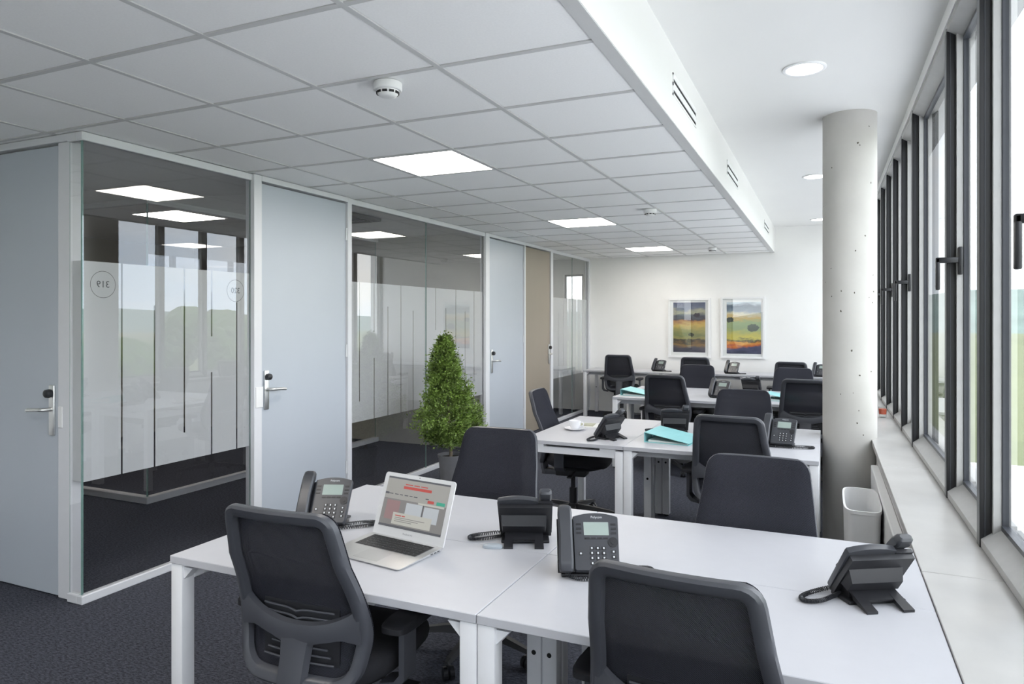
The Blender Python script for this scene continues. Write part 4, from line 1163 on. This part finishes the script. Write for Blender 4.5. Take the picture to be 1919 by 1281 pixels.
P1 = landscape_mat('painted_landscape_left', [(0.0, (0.05, 0.05, 0.08)), (0.10, (0.10, 0.09, 0.12)), (0.17, (0.30, 0.18, 0.07)), (0.23, (0.05, 0.045, 0.05)), (0.27, (0.35, 0.30, 0.12)), (0.34, (0.20, 0.22, 0.10)), (0.44, (0.32, 0.30, 0.12)), (0.54, (0.60, 0.42, 0.12)), (0.62, (0.40, 0.18, 0.06)), (0.66, (0.06, 0.05, 0.07)), (0.74, (0.12, 0.13, 0.16)), (0.80, (0.42, 0.40, 0.28)), (0.88, (0.15, 0.17, 0.24)), (1.0, (0.09, 0.10, 0.17))], [(0.03, -0.115, 0.042, (0.04, 0.045, 0.03)), (0.12, 0.19, 0.05, (0.045, 0.035, 0.05))], 1.3)
P2 = landscape_mat('painted_landscape_right', [(0.0, (0.05, 0.055, 0.10)), (0.10, (0.10, 0.10, 0.18)), (0.15, (0.62, 0.16, 0.05)), (0.21, (0.75, 0.36, 0.08)), (0.25, (0.08, 0.07, 0.06)), (0.30, (0.62, 0.52, 0.10)), (0.38, (0.52, 0.46, 0.12)), (0.48, (0.30, 0.36, 0.18)), (0.60, (0.34, 0.40, 0.20)), (0.68, (0.62, 0.42, 0.14)), (0.76, (0.68, 0.62, 0.45)), (0.82, (0.20, 0.26, 0.32)), (0.92, (0.12, 0.16, 0.22)), (1.0, (0.62, 0.70, 0.75))], [(0.135, 0.0, 0.085, (0.08, 0.08, 0.06)), (-0.20, 0.12, 0.06, (0.06, 0.07, 0.06))], 4.1)
k = YF / 11.0
def zk(z): return CAM_H + (z - CAM_H) * k
picture('framed landscape print with dark trees, the one nearer the glass partition', -2.248 * k, -1.612 * k, zk(0.912), zk(1.824), -2.173 * k, -1.686 * k, zk(0.993), zk(1.762), P1)
picture('framed landscape print with an orange red foreground, the one nearer the windows', -1.457 * k, -0.826 * k, zk(0.915), zk(1.838), -1.371 * k, -0.88 * k, zk(0.985), zk(1.762), P2)

# ------------------------------------------------------------------ potted plant
pl = empty('potted_plant', 'leafy green bush in a grey pot beside the glass', 'plant', (-3.125, 5.60, 0))
bm = bmesh.new(); lathe(bm, [(0, 0), (0.082, 0), (0.088, 0.01), (0.112, 0.25), (0.118, 0.25), (0.120, 0.275), (0.108, 0.275), (0.105, 0.245), (0, 0.245)], 36)
pot = obj('pot', bm, POT, pl, smooth=True)
bm = bmesh.new(); lathe(bm, [(0, 0.256), (0.05, 0.254), (0.1055, 0.247)], 20); obj('soil', bm, SOIL, pot)
bm = bmesh.new()
tube(bm, [(0, 0, 0.24), (0.005, 0, 0.33), (-0.01, 0.0, 0.42), (-0.015, 0, 0.55), (-0.03, 0, 0.8), (-0.05, 0, 1.15)], [0.017, 0.015, 0.014, 0.012, 0.008, 0.003], 8)
for a in range(7):
    t = 2 * PI * a / 7 + 0.3; r = 0.09 + 0.06 * (a % 3)
    tube(bm, [(-0.005, 0, 0.36 + 0.03 * (a % 3)), (r * 0.4 * math.cos(t), r * 0.4 * math.sin(t), 0.45), (r * math.cos(t), r * math.sin(t), 0.56)], [0.008, 0.006, 0.003], 6)
obj('trunk', bm, BARK, pl, smooth=True)
rnd = random.Random(11)
def crown_r(z):
    P_ = [(0.37, 0.10), (0.42, 0.19), (0.50, 0.275), (0.60, 0.30), (0.72, 0.25), (0.85, 0.185), (0.98, 0.14), (1.10, 0.10), (1.20, 0.07), (1.28, 0.04), (1.33, 0.01)]
    for (a, b), (c, d) in zip(P_, P_[1:]):
        if a <= z <= c: return b + (d - b) * (z - a) / (c - a)
    return 0
V, Fc = [], []
def leaf(p, d, up, ln, wd):
    s = d.cross(up).normalized() * wd; i = len(V)
    m = p + d * ln * 0.5 + up * ln * 0.12
    V.extend([p, m + s, p + d * ln, m - s]); Fc.append((i, i + 1, i + 2, i + 3))
clumps = []
for k in range(900):
    z = 0.38 + (1.32 - 0.38) * rnd.random() ** 1.15
    R_ = crown_r(z); a = rnd.uniform(0, 2 * PI)
    lump = 1 + 0.22 * math.sin(3 * a + 9 * z) + 0.16 * math.sin(5 * a - 14 * z)
    r = R_ * lump * (0.25 + 0.75 * rnd.random() ** 0.6)
    ax = -0.03 - 0.05 * (z - 0.6)
    c = Vector((ax + r * math.cos(a), r * math.sin(a), z)); out = Vector((math.cos(a), math.sin(a), 0.5)).normalized()
    nl = int(20 + 14 * rnd.random())
    for j in range(nl):
        d = (out + Vector((rnd.gauss(0, 0.7), rnd.gauss(0, 0.7), rnd.gauss(0, 0.6)))).normalized()
        p = c + Vector((rnd.gauss(0, 0.024), rnd.gauss(0, 0.024), rnd.gauss(0, 0.026)))
        up = Vector((rnd.gauss(0, 0.5), rnd.gauss(0, 0.5), 1)).normalized()
        leaf(p, d, up, rnd.uniform(0.018, 0.032), rnd.uniform(0.006, 0.011))
me = bpy.data.meshes.new('foliage'); me.from_pydata([tuple(v) for v in V], [], Fc); me.materials.append(LEAF)
fo = bpy.data.objects.new('foliage', me); COL.objects.link(fo); fo.parent = pl; fo['kind'] = 'stuff'

# ------------------------------------------------------------------ outside: fields, hills, trees
bm = bmesh.new(); n = 48
ctr = bm.verts.new((0, 0, -9)); ring = [bm.verts.new((1500 * math.cos(2 * PI * k / n), 1500 * math.sin(2 * PI * k / n), -9)) for k in range(n)]
for k in range(n): bm.faces.new((ctr, ring[k], ring[(k + 1) % n]))
tag(obj('ground', bm, FIELDS), 'green and straw coloured fields outside the windows', 'field', kind=S)
bm = bmesh.new(); n = 120; rows = []
for r, hgt in ((600, 0), (760, 0.55), (900, 1.0), (1050, 0.8), (1300, 0)):
    rows.append([bm.verts.new((r * math.cos(2 * PI * k / n), r * math.sin(2 * PI * k / n), -10 + hgt * (26 + 12 * math.sin(5 * 2 * PI * k / n + 1) + 7 * math.sin(11 * 2 * PI * k / n) + 4 * math.sin(23 * 2 * PI * k / n)))) for k in range(n)])
for A, B in zip(rows, rows[1:]):
    for k in range(n): bm.faces.new((A[k], A[(k + 1) % n], B[(k + 1) % n], B[k]))
tag(obj('ground', boxes((0.9, 45, -60, 60, -9.3, -8.9), (-40, 0.9, -60, -4.5, -9.3, -8.9)), mat('bounce_paving', (0.52, 0.53, 0.55), 0.9, noise=0.1, nscale=0.5)), 'added pale yard, unseen, bouncing daylight up into the room', 'yard', kind=S)  # unseen pale yard, added to bounce neutral daylight up onto the ceilings
tag(obj('hills', bm, HILL, smooth=True), 'low blue green hills on the horizon', 'hill', kind=S)
rnd = random.Random(5)
def tree_mesh():
    bm = bmesh.new()
    for k in range(9):
        a = rnd.uniform(0, 2 * PI); r = rnd.uniform(0, 1.7); z = rnd.uniform(3.0, 6.5); R_ = rnd.uniform(1.2, 2.1)
        M = Matrix.Translation((r * math.cos(a), r * math.sin(a), z)) @ Matrix.Scale(R_, 4)
        q = bmesh.ops.create_icosphere(bm, subdivisions=3, radius=1, matrix=M)
        for v in q['verts']: v.co += Vector((rnd.gauss(0, 0.10), rnd.gauss(0, 0.10), rnd.gauss(0, 0.10)))
    return bm
t0 = empty('tree', 'leafy tree standing in the fields outside the windows', 'tree', (30, 24, -9), group='trees in the fields outside')
obj('crown', tree_mesh(), CROWN, t0)
bm = bmesh.new(); tube(bm, [(0, 0, 0), (0.1, 0, 1.6), (0, 0.1, 4)], [0.3, 0.22, 0.12], 8); obj('trunk', bm, BARK, t0)
for (x, y, s) in ((34, 32, 1.2), (48, 30, 1.1), (42, 50, 1.4), (60, 66, 1.5), (75, 48, 1.3), (38, 10, 1.0), (55, 12, 1.2), (85, 80, 1.6), (-60, 40, 1.3), (-75, 60, 1.4), (-50, 75, 1.2)):
    c = copy_tree(t0); c.location = (x, y, -9); c.scale = (s, s, s); c.rotation_euler = (0, 0, x * 1.7)
